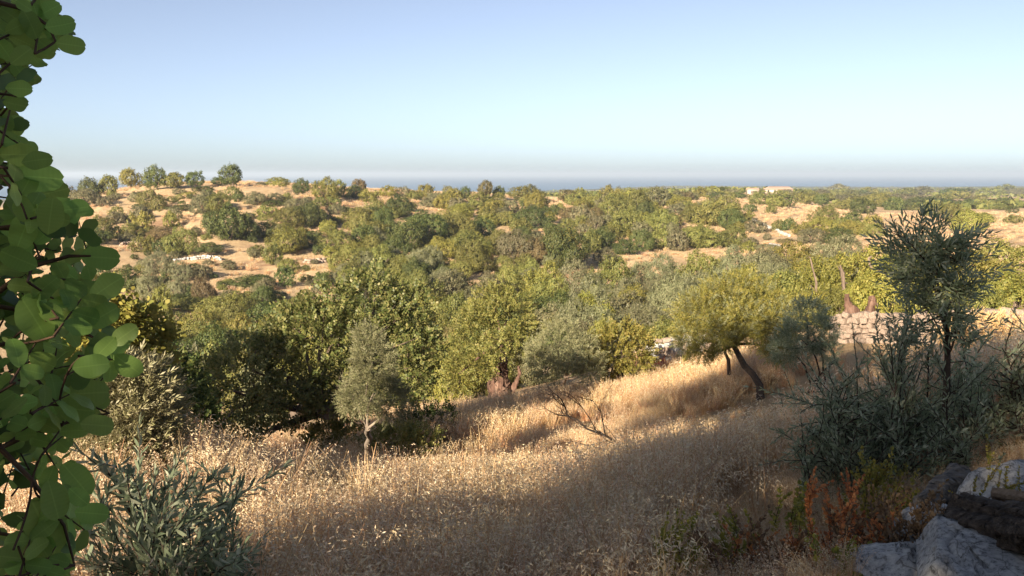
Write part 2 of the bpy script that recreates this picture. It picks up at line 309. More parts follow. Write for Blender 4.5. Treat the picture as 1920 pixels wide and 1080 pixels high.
# ------------------------------------------------------------------ ground, sea, haze
def ground_mat():
    m, nt, out = newmat('dry_hillside'); L = nt.links
    g = N(nt, 'ShaderNodeNewGeometry'); pos = g.outputs['Position']
    def noise(s, d=6, rough=.6):
        n = N(nt, 'ShaderNodeTexNoise'); n.inputs['Scale'].default_value = s; n.inputs['Detail'].default_value = d; n.inputs['Roughness'].default_value = rough
        L.new(pos, n.inputs['Vector']); return n.outputs[0]
    straw = ramp(nt, [(.25,(.300,.195,.108)),(.42,(.410,.290,.165)),(.58,(.490,.362,.216)),(.75,(.555,.430,.270))], noise(.9, 10, .75))
    soil = ramp(nt, [(.3,(.190,.110,.066)),(.6,(.340,.215,.130)),(.8,(.420,.300,.185))], noise(2.2, 8))
    mk = ramp(nt, [(.52,(0,0,0)),(.66,(1,1,1))], noise(.09, 5, .7))
    mx = N(nt, 'ShaderNodeMixRGB'); L.new(mk.outputs[0], mx.inputs[0]); L.new(straw.outputs[0], mx.inputs[1]); L.new(soil.outputs[0], mx.inputs[2])
    herb = ramp(nt, [(.3,(.075,.075,.022)),(.7,(.150,.135,.040))], noise(3, 6))
    hk = ramp(nt, [(.60,(0,0,0)),(.70,(.75,.75,.75))], noise(.22, 7, .75))
    mx2 = N(nt, 'ShaderNodeMixRGB'); L.new(hk.outputs[0], mx2.inputs[0]); L.new(mx.outputs[0], mx2.inputs[1]); L.new(herb.outputs[0], mx2.inputs[2])
    # the coastal plain: scrub and dry fields too far off to tell the plants apart
    ln = N(nt, 'ShaderNodeVectorMath', operation='LENGTH'); L.new(pos, ln.inputs[0])
    fk = N(nt, 'ShaderNodeMapRange'); fk.inputs[1].default_value = 700; fk.inputs[2].default_value = 1500; L.new(ln.outputs['Value'], fk.inputs[0])
    sc_ = ramp(nt, [(.35,(.050,.056,.022)),(.5,(.085,.088,.034)),(.62,(.24,.175,.095)),(.8,(.40,.30,.19))], noise(.006, 8, .62))
    mx3 = N(nt, 'ShaderNodeMixRGB'); L.new(fk.outputs[0], mx3.inputs[0]); L.new(mx2.outputs[0], mx3.inputs[1]); L.new(sc_.outputs[0], mx3.inputs[2])
    p = N(nt, 'ShaderNodeBsdfPrincipled'); p.inputs['Roughness'].default_value = .95; p.inputs['Specular IOR Level'].default_value = .1
    L.new(mx3.outputs[0], p.inputs['Base Color'])
    b = N(nt, 'ShaderNodeBump'); b.inputs['Strength'].default_value = .9; b.inputs['Distance'].default_value = .22; L.new(noise(2.6, 10, .8), b.inputs['Height']); L.new(b.outputs[0], p.inputs['Normal'])
    L.new(p.outputs[0], out.inputs[0]); return m
M['ground'] = ground_mat()
def build_ground():
    rs = [0.35]
    while rs[-1] < 6500: rs.append(rs[-1]*1.031)
    rs += [12000, 60000]
    rs = np.array(rs)
    a = np.concatenate([np.linspace(-42, 42, 300), np.linspace(42, 318, 80)[1:-1]]); a = np.radians(a)
    A, Rr = np.meshgrid(a, rs); X = np.sin(A)*Rr; Y = np.cos(A)*Rr
    xy = np.stack([X.ravel(), Y.ravel()], 1); Z = H(xy)
    far = Rr.ravel() > 6500; Z[far] = -75
    V = np.column_stack([xy, Z]); na = len(a); nr = len(rs)
    i = np.arange(nr-1)[:,None]*na; j = np.arange(na)[None,:]; j2 = (j+1) % na
    Q = np.stack([i+j, i+j2, i+na+j2, i+na+j], 2).reshape(-1, 4)[:, ::-1]
    mb = MB(); mb.add(np.vstack([V, [[0, 0, h(0, 0)]]]), Q)
    mb.f.append(np.array([[k, (k+1) % na, len(V)] for k in range(na)])); mb.m.append(np.zeros(na, int))
    o = mb.obj('ground', M['ground'], smooth=True); tag(o, 'dry grassy slope falling into a scrubby valley with a terraced hill beyond', 'ground', kind='structure')
build_ground()
m, nt, out = newmat('sea_water')
p = N(nt, 'ShaderNodeBsdfPrincipled'); p.inputs['Base Color'].default_value = (.030,.085,.15,1); p.inputs['Roughness'].default_value = .35; p.inputs['IOR'].default_value = 1.33
w_ = N(nt, 'ShaderNodeTexNoise'); w_.inputs['Scale'].default_value = .03; w_.inputs['Detail'].default_value = 5
tc = N(nt, 'ShaderNodeTexCoord'); nt.links.new(tc.outputs['Object'], w_.inputs['Vector'])
b = N(nt, 'ShaderNodeBump'); b.inputs['Strength'].default_value = .6; b.inputs['Distance'].default_value = 2; nt.links.new(w_.outputs[0], b.inputs['Height']); nt.links.new(b.outputs[0], p.inputs['Normal'])
nt.links.new(p.outputs[0], out.inputs[0])
mb = MB(); a = np.linspace(0, 2*math.pi, 65)[:-1]
ring = lambda r: np.column_stack([np.sin(a)*r, np.cos(a)*r, np.full(64, -40.0)])
mb.add(np.vstack([ring(60), ring(2000), ring(60000)]), [[k+o_, (k+1) % 64+o_, (k+1) % 64+64+o_, k+64+o_] for o_ in (0, 64) for k in range(64)])
mb.f[0] = mb.f[0][:, ::-1]
tag(mb.obj('sea', m), 'pale blue sea along the horizon', 'sea', kind='structure')
HAZE = True
if HAZE:
    m, nt, out = newmat('haze_air')
    pv = N(nt, 'ShaderNodeVolumePrincipled'); pv.inputs['Color'].default_value = (.71,.84,1.0,1); pv.inputs['Density'].default_value = 0.0002; pv.inputs['Anisotropy'].default_value = 0.18
    nt.links.new(pv.outputs[0], out.inputs['Volume'])
    S = 61000; z0, z1 = -77, 22
    mb = MB(); mb.add([(-S,-S,z0),(S,-S,z0),(S,S,z0),(-S,S,z0),(-S,-S,z1),(S,-S,z1),(S,S,z1),(-S,S,z1)],
        [(0,3,2,1),(4,5,6,7),(0,1,5,4),(1,2,6,5),(2,3,7,6),(3,0,4,7)])
    tag(mb.obj('haze', m), 'thin pale haze over the coast', 'haze', kind='stuff')

# ------------------------------------------------------------------ foliage builders
LEAF = np.array([(0,0,0),(.28,.42,.03),(.72,.46,.03),(1,.08,0),(.72,-.46,.03),(.28,-.42,.03)])   # round leaflet
LANCE = np.array([(0,0,0),(.45,.5,.02),(1,0,-.03),(.45,-.5,.02)])                             # narrow leaf, width 1
def xf(T, L, W, ang, yaw, roll, at):
    V = T*np.array([L, W, L]); R_ = (Matrix.Rotation(yaw, 3, 'Z') @ Matrix.Rotation(-ang, 3, 'Y') @ Matrix.Rotation(roll, 3, 'X'))
    return V@np.array(R_).T+np.array(at)
def pack(parts):
    k = len(parts[0]); V = np.concatenate(parts); Fc = np.arange(len(V)).reshape(-1, k); return V, Fc
def pinnate(n=4, L=.05, W=.038, gap=.038):
    """a carob leaf: paired round leaflets along a stalk"""
    ps = []
    for i in range(n):
        for s in (-1, 1): ps.append(xf(LEAF, L*random.uniform(.85,1.1), W, random.uniform(-.3,.35), s*random.uniform(1.0,1.35), random.uniform(-.5,.5), (.03+gap*i, 0, 0)))
    ps.append(xf(LEAF, L, W, 0, random.uniform(-.3,.3), 0, (.03+gap*n, 0, 0)))
    return pack(ps)
def opposite(n=7, L=.055, W=.012, gap=.022, spread=.8):
    """an olive twig: narrow leaves in crossed pairs"""
    ps = []
    for i in range(n):
        a = spread*(1-.5*i/n)
        for s in (-1, 1):
            V = xf(LANCE, L*random.uniform(.8,1.15), W, 0, s*a*random.uniform(.8,1.2), random.uniform(-.6,.6), (0, 0, 0))
            V = V@np.array(Matrix.Rotation((i % 2)*1.57+random.uniform(-.5,.5), 3, 'X')).T+np.array((gap*i, 0, 0)); ps.append(V)
    ps.append(xf(LANCE, L, W, 0, 0, 0, (gap*n, 0, 0)))
    return pack(ps)
def lobe_points(lobes, n, shell=.30, low=-.7):
    """points through a crown of ellipsoids, most of them near its outside; with outward directions"""
    C = np.array([l[0] for l in lobes]); Rr = np.array([np.broadcast_to(l[1], 3) for l in lobes], float)
    w = (Rr[:,0]*Rr[:,2]); w = w/w.sum(); k = rng.choice(len(C), n*3, p=w); d = rdirs(n*3); d[:,2] = np.maximum(d[:,2], low+.3*d[:,2])
    rad = 1-shell*rng.random(n*3)**1.6+.10*np.sin(d[:,0]*5+k)*np.sin(d[:,1]*6+k*2)+.08*np.sin(d[:,2]*9+k*3)
    p = C[k]+d*Rr[k]*rad[:,None]
    q = (((p[:,None,:]-C[None])/Rr[None])**2).sum(2); q[np.arange(len(k)), k] = 9
    keep = np.nonzero((q.min(1) > .55))[0][:n]
    return p[keep], d[keep]
def leaf_cloud(mb, lobes, nclump, per, cr, size, aspect=.5, mat=0, jitter=.9, T=LEAF, shell=.3, low=-.7):
    """clumps of single leaves over the crown"""
    c, d = lobe_points(lobes, nclump, shell, low); n = len(c)
    off = rdirs(n*per)*(rng.random((n*per, 1))**.5)*cr; off *= (1, 1, .8)
    pos = np.repeat(c, per, 0)+off; nd = np.repeat(d, per, 0)+off/cr*.6+jitter*rng.normal(size=(n*per, 3))*.5; nd[:,2] += .25
    nd /= np.linalg.norm(nd, axis=1, keepdims=True)
    fr = frames(nd)                      # column x = leaf normal
    Rm = np.stack([fr[:,:,1], fr[:,:,2], fr[:,:,0]], axis=2)
    mb.leaves(T*np.array([1, aspect, .6]), np.arange(len(T))[None], pos, Rm, size*rng.uniform(.65, 1.3, len(pos)), mat)
def sprig_cloud(mb, lobes, n, temps, scale=1.0, mat=0, shell=.3, up=.25, low=-.7, jit=.45):
    """whole twigs pointing outwards over the crown"""
    c, d = lobe_points(lobes, n, shell, low); dd = d+rng.normal(size=d.shape)*jit; dd[:,2] += up
    k = rng.integers(0, len(temps), len(c))
    for i, (T, TF) in enumerate(temps):
        s = k == i; mb.leaves(T, TF, c[s], frames(dd[s]), scale*rng.uniform(.75, 1.25, s.sum()), mat)
def limbs(mb, base, lobes, r0, mat=0, fork=None, sides=7, rough=.06, twigs=4, bend=.10):
    """trunk from base to a fork and a limb into every lobe, with twigs"""
    base = np.asarray(base, float); C = np.array([l[0] for l in lobes]); 
    fork = base+(C.mean(0)-base)*.35 if fork is None else np.asarray(fork, float)
    t = curve(base-(0, 0, .15), fork, .05, 8); tube(mb, t, np.linspace(r0*1.25, r0*.8, 8)*np.array([1.35,1.1]+[1]*6), sides+2, mat, rough)
    for c, r in [(l[0], np.max(l[1])) for l in lobes if l[0][2] > base[2]+.12*(C[:,2].max()-base[2])]:
        st = t[-1]-(t[-1]-t[-3])*random.random()*.8
        q = curve(st, np.asarray(c), bend, 7); rr = r0*random.uniform(.35, .55); tube(mb, q, np.linspace(rr, rr*.25, 7), sides, mat, rough)
        for _ in range(twigs):
            s0 = q[random.randint(3, 6)]; e = np.asarray(c)+rdirs(1)[0]*r*.85; tube(mb, curve(s0, e, .1, 5), np.linspace(rr*.28, rr*.06, 5), 4, mat)
PIN = [pinnate() for _ in range(5)]
OPP = [opposite() for _ in range(5)]
# ------------------------------------------------------------------ plants seen from afar: a few shapes of each kind, one unit wide and high
def proto_lobes(seed, tall=False):
    g = np.random.default_rng(seed); L = []
    n = g.integers(5, 8)
    for i in range(n):
        a = i*2*math.pi/n+g.uniform(-.4, .4); d = g.uniform(.38, .62)
        r = g.uniform(.30, .46); zc = g.uniform(.26, .52); L.append(((math.cos(a)*d, math.sin(a)*d, zc), (r, r, r*g.uniform(.8, 1.0))))
    for i in range(3): L.append(((g.uniform(-.3,.3), g.uniform(-.3,.3), g.uniform(.52,.72)), (g.uniform(.26,.4),)*2+(.27,)))
    L.append(((0, 0, .35), (.5, .5, .4)))
    if tall: L = [((c[0]*.9, c[1]*.9, .20+c[2]*.74), r) for c, r in L]
    return L
def squash(lobes): return [(c, tuple(r)) for c, r in lobes]
PROTO = {}
for ki, kind in enumerate(['carob', 'lentisk', 'yellow', 'olive', 'grey', 'brown']):
    for size in ('s', 'l'):
        for vr in range(3):
            lob = proto_lobes(100+ki*10+vr+(5 if size == 'l' else 0)); mb = MB()
            T = LANCE if kind in ('olive',) else LEAF
            asp = .42 if kind == 'olive' else .75
            if size == 's': leaf_cloud(mb, lob, 210, 16, .115, .066, asp, T=T)
            else:           leaf_cloud(mb, lob, 620, 20, .085, .036 if kind != 'olive' else .05, asp, T=T)
            for j in range(6):
                a = rng.uniform(0, 6.28); tube(mb, curve((0, 0, -.05), (math.cos(a)*.4, math.sin(a)*.4, .5), .1, 5), np.linspace(.03, .012, 5), 5, 1)
            PROTO[kind, size, vr] = mb.mesh('shrub_'+kind, [M[kind], M['bark']])
TPROTO = {}
for ki, kind in enumerate(['carob', 'lentisk', 'yellow', 'brown', 'grey']):
    for vr in range(2):
        lob = proto_lobes(300+ki*10+vr, True); mb = MB(); leaf_cloud(mb, lob, 300, 16, .11, .058, .75)
        tb = MB(); limbs(tb, (0, 0, 0), lob, .055, twigs=2, fork=(.05, .02, .3))
        TPROTO[kind, vr] = (mb.mesh('crown_'+kind, M[kind]), tb.mesh('trunk_'+kind, M['bark']))
WORD = dict(carob='dark green', lentisk='mid green', yellow='yellow-green', olive='silvery green', grey='grey-green', brown='brownish green')
NAME = dict(carob='carob_bush', lentisk='mastic_shrub', yellow='broom_bush', olive='wild_olive', grey='scrub_bush', brown='dry_bush')
def shrub(p, wx, hz, kind, label, group, size='s', name=None, cat='shrub', wy=None):
    name = name or NAME[kind]
    o = bpy.data.objects.new(name, PROTO[kind, size, random.randrange(3)]); link(o)
    o.location = (p[0], p[1], p[2]-.04*hz); o.scale = (wx/2*1.08, (wy or wx)/2*1.08, hz*1.05); o.rotation_euler = (0, 0, random.uniform(0, 6.28) if wy is None else 0)
    return tag(o, label, cat, group)
def far_tree(p, wx, hz, kind, label, group, name='carob_tree'):
    cm, tm = TPROTO[kind, random.randrange(2)]
    e = empty(name, p, label, 'tree', group); e.rotation_euler = (0, 0, random.uniform(0, 6.28))
    for nm, me in (('trunk', tm), ('crown', cm)):
        c = bpy.data.objects.new(nm, me); link(c); c.parent = e; c.scale = (wx/2*1.08, wx/2*1.08, hz*.98)
    return e
LMK = []                                # things that other labels refer to: picture place and wording
def beside(first, u, v, wide=1.0):
    """a label that says which labelled neighbour a plant stands by"""
    order = sorted(LMK, key=lambda t: math.hypot(t[0]-u, (t[1]-v)*2.2))
    for lu, lv, ph in order[:12]:
        du, dv = u-lu, v-lv
        for rel in (['just right of', 'close right of', 'a little right of', 'to the right of'] if du > 0 else ['just left of', 'close left of', 'a little left of', 'to the left of']) if abs(du) > abs(dv)*2.2 else (['just below', 'close below', 'a little below'] if dv > 0 else ['just above', 'close above', 'a little above']):
            lab = ' '.join(f'{first} {rel} {ph}'.split())
            if lab not in USED and len(lab.replace('-', ' ').split()) <= 16: USED.add(lab); return lab
    return None
USED = set()
def dist(p): return math.hypot(p[0], p[1])
# ------------------------------------------------------------------ the trees along the ridge (u, foot row, width, height in picture units)
G_R = 'trees along the ridge'
for u, v, w, hh, k, lab in [
    (127,353,46,33,'brown','brownish tree half hidden behind the foreground carob leaves on the ridge'),
    (180,352,42,38,'carob','dark round tree on the ridge just right of the foreground leaves'),
    (216,354,34,36,'lentisk','middle tree of the touching trio on the ridge left end'),
    (245,354,36,33,'yellow','yellow-green tree closing the touching trio on the ridge'),
    (303,349,38,39,'carob','tall dark tree with a peaked top on the ridge'),
    (336,352,42,27,'lentisk','low spreading tree leaning against the peaked ridge tree'),
    (374,346,36,27,'carob','dark dome-shaped tree between the peaked and the lone round ridge trees'),
    (444,348,46,36,'carob','lone round tree with a pale trunk on bare ridge grass'),
    (567,366,32,28,'carob','small dark tree on a thin trunk just below the ridge line'),
    (677,355,32,25,'brown','thin brown-topped tree rising behind a dark green bush on the ridge'),
    (803,357,36,26,'yellow','broad yellow-green tree at the middle of the ridge'),
    (845,358,34,25,'grey','sparse ridge tree with a pale dead trunk showing'),
    (874,357,24,22,'carob','dark ridge tree over the parked pale car'),
    (911,361,34,31,'brown','brownish round tree second from the seaward end of the ridge'),
    (937,358,24,22,'carob','dark tree at the seaward end of the ridge against the sea'),
    (1063,369,38,25,'brown','brown-topped tree standing out against the sea right of the ridge end'),
    (1540,387,26,20,'carob','dark tree on a short trunk in the dry field below the house')]:
    p = on_ground(u, v) if v > 352 else at_dist(u, 226); d = dist(p)
    LMK.append((u, v-hh/2, 'the '+lab)); far_tree(p, px(w, d)*1.12, px(hh, d)*1.12, k, lab, G_R if u < 1000 else None)
# ------------------------------------------------------------------ shrubs on the hillside across the valley, one by one
HS = [
 (413,347,34,14,'carob','low dark thicket left of the lone round ridge tree'),(522,349,46,16,'yellow','flat-topped bush alone on the ridge skyline'),(490,349,18,7,'grey','tiny bush left of the flat-topped one on the skyline'),
 (608,371,52,35,'yellow','bushy mound right of the thin-trunked ridge tree'),(640,372,34,33,'lentisk','rounded bush with a shaded right flank near the ridge tree'),(667,371,25,24,'carob','compact bush in front of the brown-topped ridge tree'),
 (732,356,34,20,'yellow','bush at the start of the middle ridge row'),(762,358,28,18,'grey','low bush between two yellow-green ridge plants'),(933,373,22,15,'yellow','bright yellowish bush under the seaward ridge trees'),
 (990,374,62,27,'lentisk','wide bush on the skyline at the edge of the sea'),(822,352,20,12,'grey','small bush in the gap of the middle ridge row'),
 (217,376,20,12,'grey','small round bush on the bare upper slope at far left'),(258,377,32,16,'grey','bush on bare grass below the touching ridge trio'),(288,394,50,36,'lentisk','rounded bush with a deep shadow on the upper left slope'),
 (335,365,26,11,'grey','low bush just under the leaning ridge tree'),(382,359,34,10,'carob','flat dark thicket on the ridge edge right of the dome tree'),(337,375,16,10,'lentisk','tiny bush on the bare upper slope'),(357,368,26,8,'yellow','flat yellow herb patch on the upper slope'),
 (384,396,52,34,'grey','bush above the big dark carob clump'),(157,386,50,30,'grey','bush behind the foreground leaves on the upper slope'),(264,391,32,9,'carob','thin dark thicket line on the upper terrace'),(345,393,60,9,'carob','long dark strip of hedge and terrace shade along the upper terrace edge'),  # the long terrace-edge strip draws hedge and terrace shade as dark leaves
 (265,433,40,32,'yellow','bush with a dark right side on the left middle terrace'),(247,443,42,22,'lentisk','bush below the dark-sided one on the left terrace'),(322,427,28,28,'yellow','upright bush on the left middle slope'),(190,442,46,34,'lentisk','bush right beside the foreground leaves, middle slope'),
 (182,458,46,26,'carob','dark bush under the foreground leaf edge, middle slope'),(300,447,52,20,'brown','dry bush on the left middle slope'),(335,475,58,46,'lentisk','broad lit bush above the rubble bank'),(306,473,40,24,'carob','shaded bush leaning on the broad one above the rubble bank'),
 (281,472,24,28,'yellow','narrow bush left of the shaded one above the rubble bank'),(392,473,46,18,'carob','low dark leaf patch drawn as shade right of the broad bush above the rubble bank'),  # the low dark entry draws the broad bush's cast shade as leaves
 (408,397,48,36,'lentisk','bush left above the big dark carob clump'),(480,382,42,21,'grey','bluish bush on the bare upper slope'),(512,387,46,12,'carob','dark flat thicket on the bare upper slope'),(540,382,22,20,'lentisk','small bush at the right end of the dark flat thicket'),
 (496,408,40,22,'lentisk','small dark-footed bush between grass strips'),(560,399,48,28,'grey','bush in the middle of the upper slope'),(432,449,82,60,'carob','the biggest dark carob clump on the left hillside'),(462,447,52,42,'carob','dark clump joined to the right of the biggest one'),
 (502,442,46,26,'carob','low dark clump at the right end of the big dark group'),(532,428,58,36,'lentisk','bush above right of the big dark group'),(582,426,64,44,'carob','bush with pale dead branches and a dark foot'),(612,423,40,22,'carob','low dark bush beside the one with dead branches'),
 (630,405,30,20,'grey','bush above the one with dead branches'),(668,420,48,30,'lentisk','bush beside a pale stone patch on the middle slope'),(692,378,36,22,'yellow','bush on the upper slope under the ridge gap'),(704,400,40,26,'lentisk','bush midway on the upper slope'),
 (541,469,76,44,'yellow','wide two-headed bush with a shaded right half'),(585,444,30,12,'carob','tiny dark bush on the grass strip in the middle'),(617,442,34,17,'lentisk','small bush on the grass strip in the middle'),(690,454,66,54,'lentisk','large bush over the middle grass strip'),
 (722,446,52,56,'carob','tall shaded bush in the centre of the hillside'),(625,471,64,38,'lentisk','bush above the white rubble patch'),(600,478,32,20,'carob','dark bush hanging over the white rubble patch'),
 (262,472,36,26,'lentisk','bush beside the white rubble wall'),(515,496,36,38,'lentisk','bush at the left of the white rubble patch'),(243,541,64,36,'carob','dark clump at the left foot of the hillside'),(300,514,54,38,'olive','pale bush under the rubble bank'),
 (340,522,46,30,'olive','pale spreading bush right under the rubble bank'),(378,520,34,22,'grey','bush at the right end under the rubble bank'),(430,504,30,17,'grey','bush alone on the reddish grass terrace'),(283,559,42,46,'olive','tall pale bush at the left foot of the hillside'),
 (308,542,26,28,'carob','dark bush squeezed between the pale ones'),(337,562,42,42,'olive','rounded pale bush at the left foot of the hillside'),(385,575,48,54,'brown','tall golden-brown bush below the dark thicket line'),(365,572,24,34,'carob','dark bush touching the golden-brown one'),
 (305,590,32,52,'yellow','tall pale spire-like bush at the left valley edge'),(262,588,42,18,'carob','low dark bush on the dry strip at left'),(475,539,80,24,'carob','long dark thicket along the lower terrace'),(420,540,30,14,'carob','short dark leaf patch drawn as shade left of the long thicket'),  # the short dark entry left of the long thicket draws shade as leaves
 (495,572,42,36,'carob','dark round bush under the lower grass terrace'),(440,600,96,52,'lentisk','wide bush at the valley edge under the lower terrace'),(620,483,30,20,'yellow','small bush right of the white rubble patch'),(645,508,64,48,'lentisk','big bush lit on its left with a black right flank'),
 (705,472,44,28,'grey','bush above right of the black-flanked one'),(540,512,40,26,'lentisk','bush under the white rubble patch'),(534,537,38,40,'carob','dark bush on the lower terrace edge'),(575,527,30,11,'carob','small dark mound over the orange grass patch'),
 (606,537,38,30,'carob','dark bush beside the orange grass patch'),(716,507,66,46,'lentisk','bush left of the blackest tree clump'),(742,492,64,52,'carob','shaded bush above the blackest clump'),(777,531,54,46,'carob','the blackest clump right behind the near carob crown'),
 (765,470,84,58,'carob','large dark clump in the centre of the hillside'),(805,505,76,36,'yellow','bright bush right of the blackest clump'),
 (746,407,56,40,'carob','dark bush in front of bare grass on the upper slope'),(776,374,34,17,'lentisk','small bush under the middle ridge row'),(816,382,32,24,'olive','pale bush above the bare patch on the upper slope'),(850,388,38,33,'yellow','bright rounded bush below the parked car'),
 (886,394,34,19,'lentisk','bush right of the bright rounded one below the car'),(911,408,34,24,'yellow','bush alone on the bare grass under the seaward ridge'),(932,398,26,17,'lentisk','small bush on the bare grass under the seaward ridge'),(956,397,38,21,'grey','bush next to the stone heap under the seaward ridge'),
 (864,412,54,30,'yellow','dome-shaped bush above the dark central clump'),(845,428,64,32,'lentisk','bush between the dome-shaped one and the dark clump'),(795,452,90,54,'carob','dark clump stretching across the centre'),(842,446,54,42,'lentisk','bush with pale dead twigs in the centre'),
 (900,446,58,38,'carob','bush with a black hollow beside bare grass'),(950,422,34,25,'lentisk','left half of the pair beside the bare slope'),(1000,430,70,44,'carob','large shaded bush on the bare slope under the skyline'),(968,425,44,26,'lentisk','bush between the pair on the bare slope'),
 (1002,392,44,32,'yellow','bright bush under the skyline at the sea edge'),(965,489,78,56,'grey','tall grey bush in the middle of the scrub'),(1003,492,66,48,'brown','dry-leaved bush left of the great round carob'),(882,478,84,44,'lentisk','spreading bush left of the tall grey one'),
 (830,486,64,42,'yellow','bushy mound under the dark central clump'),(1058,504,100,78,'carob','the great round carob clump in the middle of the hillside'),(1050,400,20,19,'lentisk','small round bush on grass under the brown-topped tree'),(1078,415,56,28,'brown','reddish-brown bush mound on the right slope'),
 (1110,417,42,28,'brown','dry bush beside the reddish-brown mound'),(1060,427,30,17,'grey','small bush on grass right of the shaded one'),(1120,388,28,20,'yellow','bright bush beside a sandy patch under the skyline'),(1076,386,30,22,'lentisk','bush left of the sandy patch under the skyline'),
 (1152,408,66,44,'lentisk','bush at the top of the dense green slope'),(1192,404,66,46,'lentisk','bush in the middle top of the dense green slope'),(1172,442,66,52,'lentisk','lit bush in the middle of the dense green slope'),(1208,420,46,42,'carob','darker bush at the right of the dense green slope'),
 (1130,470,54,42,'carob','bush on the lower left of the dense green slope'),(1108,474,34,42,'lentisk','bright-sided bush touching the great round carob'),(1170,477,46,28,'carob','dark bush above the central sandy patch'),(1204,470,48,40,'carob','last dark bush over the central sandy patch'),
 (1232,444,52,48,'lentisk','bush at the right end of the dense green slope'),(1137,498,46,32,'grey','small bush left of the central sandy patch'),(1262,464,46,44,'grey','leafless-looking bush right of the sandy patch'),(1296,416,42,28,'lentisk','bush below the bright clearing on the right slope'),
 (1276,388,46,22,'yellow','bush above the bright clearing on the right slope'),(1246,402,24,11,'carob','tiny dark bush in the bright clearing'),(1322,402,54,26,'grey','bush behind the big rounded one on the right slope'),(1310,464,78,38,'lentisk','bush on the near edge of the second clearing'),
 (1345,422,90,50,'lentisk','the big rounded bush beside the track wall'),(1372,430,52,38,'carob','shaded right end of the big rounded clump by the track wall'),(1320,458,54,36,'lentisk','bush below the second clearing'),(1367,463,56,40,'lentisk','bush under the big rounded one by the track wall'),
 (1405,398,24,16,'carob','small dark bush on pale grass under the skyline row'),(1425,384,38,20,'lentisk','bush left of the one under the house'),(1455,388,38,22,'lentisk','bush straight under the pink house'),(1473,388,36,22,'carob','bush right below the pink house gable'),
 (1444,400,20,17,'lentisk','small bush on pale grass below the house'),(1458,432,26,19,'lentisk','left bush of the trio right of the track wall'),(1479,432,30,21,'carob','middle bush of the trio right of the track wall'),(1501,440,34,22,'yellow','right bush of the trio right of the track wall'),
 (1505,382,36,20,'lentisk','bush right of the house field'),(1546,418,50,30,'lentisk','bush at the back of the green group right of the field'),(1540,434,56,26,'yellow','front bush of the green group right of the field'),(1577,432,36,22,'lentisk','bush filling the green group right of the field'),
 (1596,440,48,24,'yellow','rightmost front bush of the green group'),(1598,420,34,22,'carob','darker bush behind the green group'),(1521,460,50,32,'grey','bare-twigged bush under the green group'),(1570,460,58,32,'carob','darker dome bush under the green group'),
 (1474,456,34,9,'brown','flat brownish bush at the foot of the track wall'),(1437,450,16,11,'grey','tiny bush on the orange grass by the track wall'),(1410,457,16,11,'grey','tiny bush at the lower edge of the orange grass'),(1440,473,46,16,'grey','bush beside the small grey stone patch'),
 (1615,402,46,28,'carob','bush left behind the tall olive shoots'),(1655,388,66,24,'lentisk','wide bush on the plain behind the olive shoots'),(1677,394,34,24,'carob','dark dome bush behind the olive shoot tips'),(1636,427,34,22,'yellow','bright bush between sandy gaps at right'),
 (1610,440,34,24,'lentisk','bush right of the green group'),(1641,444,42,22,'lentisk','bush left behind the olive shoots'),(1752,406,46,26,'lentisk','bush just right of the olive shoot tips'),(1722,388,56,17,'carob','wide dark bush on the plain above the olive shoots'),
 (1792,418,46,30,'lentisk','bush right of the olive shoots on the plain'),(1818,434,66,36,'yellow','big bright bush on the edge of the right fields'),(1847,418,34,17,'lentisk','small bush beside the big bright one at right'),(1899,400,18,13,'carob','single round bush in the far right field'),
 (1897,420,30,15,'lentisk','small bush at the right picture edge below the field')]
G_H = 'shrubs on the hillside across the valley'
for u, v, w, hh, k, ph in HS:
    p = on_ground(u, v); d = dist(p); nm = ph
    sz = 'small ' if w < 24 and 'small' not in ph and 'tiny' not in ph else ''
    lab = f'{WORD[k]} {ph}' if not ph.startswith('the ') and not any(x in ph for x in ('dark', 'yellow', 'green', 'brown', 'bright')) else ph
    lab = ' '.join(lab.split())
    LMK.append((u, v-hh/2, lab if lab.startswith('the ') else 'the '+lab))
    shrub(p, px(w, d)*1.14, px(hh, d)*1.12, k, lab, G_H, 'l' if w > 40 else 's')
# skyline thicket and plain beyond the ridge
def put(p, u, v, w, hh, k, noun, group, size='s'):
    d = dist(p); first = ('small ' if w < 24 else '')+WORD[k]+' '+noun
    lab = beside(first, u, v-hh/2) or f'{first} of the {group}'
    shrub(p, px(w, d), px(hh, d), k, lab, group, size)
def fill(n, us, vs, ws, asp, kinds, group, size='s'):
    for _ in range(n):
        u = random.uniform(*us); v = random.uniform(*vs); p = on_ground(u, v); w = random.uniform(*ws); put(p, u, v, w, w*random.uniform(*asp), random.choice(kinds), 'bush', group, size)
for i in range(24):
    u = 1090+i*10+random.uniform(-5, 5); v = random.uniform(368, 374); p = on_ground(u, v); w = random.uniform(22, 38)
    put(p, u, v, w, w*random.uniform(.45, .62), random.choice(['lentisk', 'grey', 'yellow', 'lentisk', 'brown']), 'skyline bush', 'skyline bushes against the sea')
for i in range(34):
    u = 1330+i*9+random.uniform(-4, 4); v = random.uniform(365, 373)
    if 1395 < u < 1490 and random.random() < .6: continue
    p = on_ground(u, v); w = random.uniform(22, 40); put(p, u, v, w, w*random.uniform(.3, .42), random.choice(['lentisk', 'carob', 'lentisk', 'grey']), 'belt bush', 'bush belt on the plain near the house')
for i in range(52):
    u = random.uniform(1540, 1935); v = random.choice([random.uniform(362, 370), random.uniform(372, 384), random.uniform(386, 394)]); p = on_ground(u, v); w = random.uniform(24, 50)
    put(p, u, v, w, w*random.uniform(.28, .4), random.choice(['lentisk', 'carob', 'lentisk', 'grey']), 'bush', 'bush belts across the plain at right')
fill(100, (165, 600), (370, 590), (14, 40), (.45, .7), ['grey', 'lentisk', 'carob'], 'bushes scattered over the left terraces')
